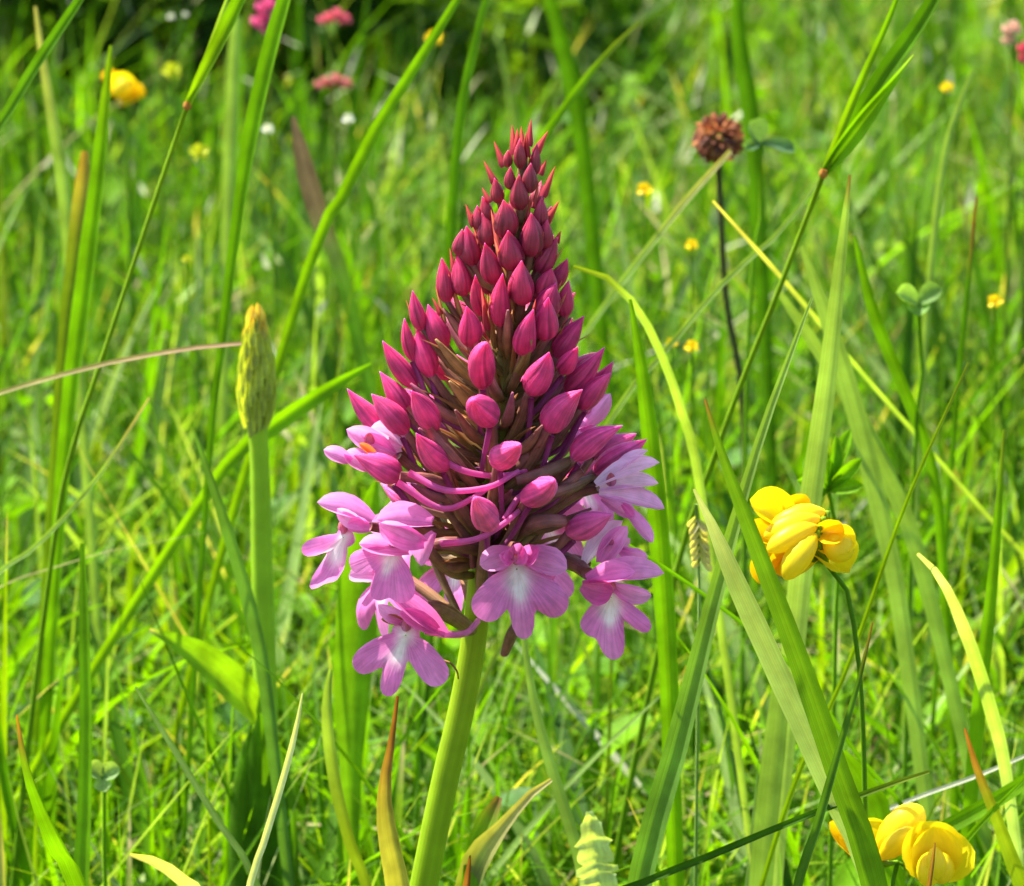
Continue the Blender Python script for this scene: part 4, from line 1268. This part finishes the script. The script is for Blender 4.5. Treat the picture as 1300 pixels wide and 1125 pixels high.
def pod(base, tip, width, parent, name, cb, ct, flat=0.85):
    axis = tip - base
    prof = [(0, .25), (.08, .5), (.2, .78), (.36, .96), (.52, 1.0), (.68, .95), (.82, .78), (.92, .52), (.98, .25), (1, .04)]
    sag = (TOCAM + V((0, 0, 0.6))).normalized() * axis.length * 0.10
    b = MB()
    b.tube([base + axis * t + sag * math.sin(math.pi * t) for t, _ in prof], [max(3e-5, width / 2 * r) for _, r in prof], [lerp(cb, ct, t) for t, _ in prof], n=14, flat=flat, keel=0.02, phase=random.random() * 6)
    return under(b.build(name, M_YELLOW), parent)


def trefoil(label, y, florets, hub, stem, group='yellow bird\'s foot trefoils', calyx=True):
    h = at(*hub, y)
    foot_ = at(*stem[-1], y)
    e = empty('trefoil_flower', (foot_.x, y, 0), label, 'yellow flower', group)
    P = [h] + [at(x, yy, y) for x, yy in stem] + ([V((foot_.x, y, -0.004))] if foot_.z > 0.012 else [])
    under(tube_thing(P, mm(6, h) / 2, mm(8, h) / 2, C['mid'], C['mid'], sides=8, n=24).build('stem', M_STEM), e)
    for f in florets:
        bx, by, tx, ty, wd, db, dt, kind, roll = f
        p0, p1 = at(bx, by, y - db * 1e-4), at(tx, ty, y - dt * 1e-4)
        W = mm(wd * 1.3, p0)
        if kind == 'pod':
            o = pod(p0, p1, W, e, 'keel', Y0, Y1)
        else:
            o = under(petal_mesh(p0, p1, W, (TOCAM + V((0, 0, 0.35))), YO if kind == 'orange' else Y0, YO if kind == 'orange' else Y1, cup=0.42 if kind != 'flat' else 0.14, curl=0.16, roll=roll, point=0.6, root=0.4, n=14, across=9).build('banner', M_YELLOW), e)
        if calyx and db < 40:
            c0 = p0 + (p0 - p1).normalized() * (p1 - p0).length * 0.06
            under(tube_thing([h, h.lerp(c0, 0.5) + V((0, 0, -0.0004)), c0], mm(4, h) / 2, mm(8, h) / 2, C['bright'], C['yellowgreen'], sides=7, n=6).build('calyx', M_STEM), e)
    return e


trefoil('upper sharp cluster of yellow trefoil florets, behind the broad folded blade', 0.012, [
    (1034, 678, 996, 736, 27, 30, 60, 'pod', 0.0), (1036, 668, 974, 700, 23, 22, 50, 'pod', 0.0), (1040, 658, 970, 682, 22, 10, 30, 'pod', 0.0), (1046, 650, 978, 672, 26, -8, 10, 'pod', 0.0),
    (1000, 668, 953, 634, 36, -10, 0, 'banner', 0.2), (1010, 660, 1000, 631, 30, -30, -30, 'orange', 0.2), (1000, 690, 962, 740, 26, -10, 4, 'orange', 0.3), (1010, 700, 992, 732, 30, 10, 20, 'orange', 0.2),
    (985, 690, 946, 672, 24, -14, -6, 'orange', 0.2),
    (1040, 690, 1086, 680, 30, 10, 20, 'banner', 0.3), (1036, 700, 1080, 722, 40, 0, 10, 'banner', -0.3), (1038, 676, 1072, 674, 24, 20, 30, 'orange', 0.3), (1046, 688, 1082, 706, 30, 16, 26, 'pod', 0),
    (1040, 706, 1010, 728, 20, 0, 0, 'banner', 0.3)], (1050, 716), [(1062, 724), (1078, 760), (1092, 860), (1098, 1000), (1100, 1200), (1100, 1560)])
trefoil('yellow trefoil florets at the bottom right edge, one showing its round banner', 0.012, [
    (1116, 1088, 1171, 1024, 38, 10, 14, 'pod', 0.0), (1118, 1090, 1164, 1050, 24, 24, 34, 'pod', 0.0), (1118, 1090, 1088, 1044, 34, 0, 8, 'banner', 0.2), (1096, 1092, 1054, 1044, 34, -4, 0, 'orange', 0.2), (1100, 1096, 1066, 1062, 26, 0, 4, 'banner', 0.2),
    (1184, 1110, 1168, 1044, 62, 34, 44, 'flat', 0.12), (1190, 1112, 1208, 1052, 64, 32, 42, 'flat', -0.12), (1188, 1112, 1186, 1050, 50, 36, 47, 'flat', 0.0),
    (1184, 1082, 1176, 1126, 26, 60, 76, 'pod', 0.0), (1188, 1082, 1198, 1122, 28, 56, 66, 'pod', 0.0), (1186, 1076, 1190, 1118, 20, 70, 82, 'pod', 0.0)], (1140, 1094), [(1136, 1110), (1130, 1150), (1128, 1300), (1128, 1560)])
trefoil('blurred yellow flower in the far grass at top left', 0.36, [
    (146, 124, 170, 100, 26, 0, 6, 'banner', 0.1), (150, 128, 178, 112, 26, 4, 8, 'banner', 0.1), (166, 120, 146, 104, 24, 8, 12, 'pod', 0), (150, 116, 131, 92, 16, -10, -10, 'orange', 0.1), (164, 124, 184, 116, 16, 0, 0, 'orange', 0)],
    (160, 128), [(162, 150), (164, 220), (166, 330)], calyx=False)


def small_flower(label, px, py, r, y, col, group):
    q = at(px, py, y)
    e = empty('small_flower', (q.x, y, 0), label, 'flower', group)
    under(tube_thing([q, q + V((0.001, 0, -q.z * 0.5)), V((q.x, y, -0.004))], mm(2, q) / 2, mm(2.5, q) / 2, C['mid'], C['mid'], sides=5, n=8).build('stem', M_STEM), e)
    for k in range(5):
        a = k * R(72) + px
        tip = q + (RIGHT * math.cos(a) + (UP * 0.75 + TOCAM * 0.5) * math.sin(a)) * mm(r, q) + V((0, 0, 0.2)) * mm(r, q)
        under(petal_mesh(q, tip, mm(r * 0.9, q), TOCAM + V((0, 0, 0.6)), col, tuple(x * 1.05 for x in col), cup=0.15, n=6, across=5).build('petal', M_YELLOW), e)
    return e


YG = 'tiny yellow flowers scattered in the blur'
for lab, x, y, r, d in (('tiny yellow flower near the top edge left of the spike tip', 551, 50, 12, 0.40), ('tiny yellow flower right of the upper spike', 818, 242, 11, 0.22),
                        ('tiny yellow flower above the pair under the dry clover head', 878, 312, 9, 0.2), ('right one of two tiny yellow flowers below the dry clover head', 878, 441, 10, 0.16),
                        ('left one of two tiny yellow flowers below the dry clover head', 853, 436, 8, 0.16), ('tiny yellow flower near the right edge', 1263, 384, 11, 0.16),
                        ('tiny yellow flower high in the upper right blur', 1202, 112, 9, 0.3), ('tiny yellow green flower left of the far culm', 237, 330, 7, 0.2),
                        ('yellow green bud nodding at the upper left', 253, 195, 14, 0.25), ('yellow green tubular flower right of the far yellow one', 218, 92, 14, 0.36)):
    small_flower(lab, x, y, r, d, (0.88, 0.64, 0.01) if 'green' not in lab and 'tubular' not in lab else (0.45, 0.5, 0.02), YG)
WG = 'tiny white flowers scattered in the blur'
for lab, x, y, r, d in (('tiny white flower at the top left before the dark gap', 217, 22, 5, 0.45), ('tiny white flower beside the one at the top left', 235, 19, 4, 0.45), ('small white bell left of the purplish leaf', 340, 165, 8, 0.3), ('small white flower above the purplish leaf', 442, 152, 8, 0.3)):
    small_flower(lab, x, y, r, d, (0.75, 0.75, 0.68), WG)


# pink far flower heads: a loose knot of small cupped florets on a stalk
def pink_head(label, blobs, y, stem, col):
    q = at(*blobs[0][:2], y)
    fpt = at(*stem, y)
    e = empty('pink_flower', (fpt.x, y, 0), label, 'flower', 'pink flower heads in the far grass')
    under(tube_thing([q, q.lerp(fpt, 0.5), fpt, V((fpt.x, y, -0.004))], mm(4, q) / 2, mm(6, q) / 2, C['olive'], C['mid'], sides=6, n=10).build('stem', M_STEM), e)
    for x, yy, r in blobs:
        c = at(x, yy, y)
        b = MB()
        for k in range(9):
            a, el_ = k * R(137.5), -0.3 + k * 0.19
            d = V((math.cos(a) * math.cos(el_), math.sin(a) * math.cos(el_), math.sin(el_)))
            m_ = petal_mesh(c, c + d * mm(r, c), mm(r * 0.8, c), d.orthogonal(), col, tuple(min(0.9, x * 1.25) for x in col), cup=0.3, n=5, across=4)
            off = len(b.v)
            b.v += m_.v; b.c += m_.c; b.s += m_.s
            b.f += [tuple(i + off for i in f) for f in m_.f]
        under(b.build('floret', M_PETAL), e)
    return e


pink_head('deep pink flower head at the top edge before the dark gap', [(338, 10, 15), (333, 28, 16), (341, 38, 12)], 0.42, (344, 120), (0.55, 0.09, 0.22))
pink_head('red pink flower head right of the deep pink one', [(413, 26, 11), (426, 20, 11), (436, 26, 11)], 0.42, (424, 130), (0.55, 0.12, 0.16))
pink_head('faded pink flower head below the red pink one', [(424, 104, 13), (410, 108, 12), (438, 108, 11)], 0.40, (424, 200), (0.45, 0.16, 0.14))
pink_head('cream and red flower head at the top right edge', [(1284, 38, 14), (1280, 52, 10)], 0.34, (1284, 160), (0.55, 0.35, 0.25))
pink_head('red flower head cut by the right edge', [(1302, 62, 12), (1304, 74, 12)], 0.33, (1306, 160), (0.55, 0.06, 0.12))

# ================================================================== DRY CLOVER HEAD
yc = 0.20
q = at(912, 176, yc)
clover = empty('dry_clover', (at(948, 560, yc).x, yc, 0), 'dry rusty brown clover head on a dark thin stalk, upper right of the spike', 'clover')
under(tube_thing([q + V((0, 0, -0.003)), at(914, 240, yc), at(922, 380, yc), at(945, 560, yc), V((at(948, 560, yc).x, yc, -0.004))], mm(8, q) / 2, mm(9, q) / 2, (0.06, 0.06, 0.02), (0.05, 0.08, 0.02), sides=8, n=22).build('stem', M_STEM), clover)
rad_ = mm(33, q)
for k in range(110):
    zz = 1 - 2 * (k + 0.5) / 110
    a = k * R(137.5)
    s_ = math.sqrt(1 - zz * zz)
    d = V((s_ * math.cos(a), s_ * math.sin(a), zz))
    d2 = (d + V((0, 0, -0.55))).normalized()
    g = random.uniform(0.6, 1.35)
    col_ = tuple(x * g for x in random.choice(((0.36, 0.115, 0.045), (0.28, 0.08, 0.035), (0.44, 0.17, 0.06), (0.22, 0.09, 0.06))))
    st_ = q + d * rad_ * 0.45
    under(petal_mesh(st_, st_ + (d * 0.55 + d2 * 0.5).normalized() * rad_ * random.uniform(0.5, 0.66), rad_ * 0.26, d.orthogonal(), col_, tuple(x * 0.8 for x in col_), cup=0.4, curl=-0.1, n=5, across=4, root=0.8).build('floret', M_DRY), clover)

# small pale grass flower head hanging left of the upper trefoil
yg = 0.05
q = at(885, 650, yg)
e = empty('grass_spikelet', (at(886, 900, yg).x, yg, 0), 'small pale grass flower head left of the upper trefoil', 'grass flower')
under(tube_thing([at(884, 640, yg), at(888, 740, yg), at(886, 900, yg), V((at(886, 900, yg).x, yg, -0.004))], mm(4, q) / 2, mm(5, q) / 2, C['pale'], C['mid'], sides=6, n=14).build('stem', M_STEM), e)
for k in range(14):
    y = 655 + k * 4.2
    p = at(885 + k * 0.5, y, yg)
    d = RIGHT * (1 if k % 2 else -1) * 0.6 - UP * 0.8 + TOCAM * random.uniform(-0.5, 0.6)
    under(petal_mesh(p, p + d.normalized() * mm(20, p), mm(9, p), TOCAM, (0.42, 0.45, 0.25), (0.5, 0.42, 0.3), cup=0.35, n=6, across=5).build('floret', M_HERB), e)
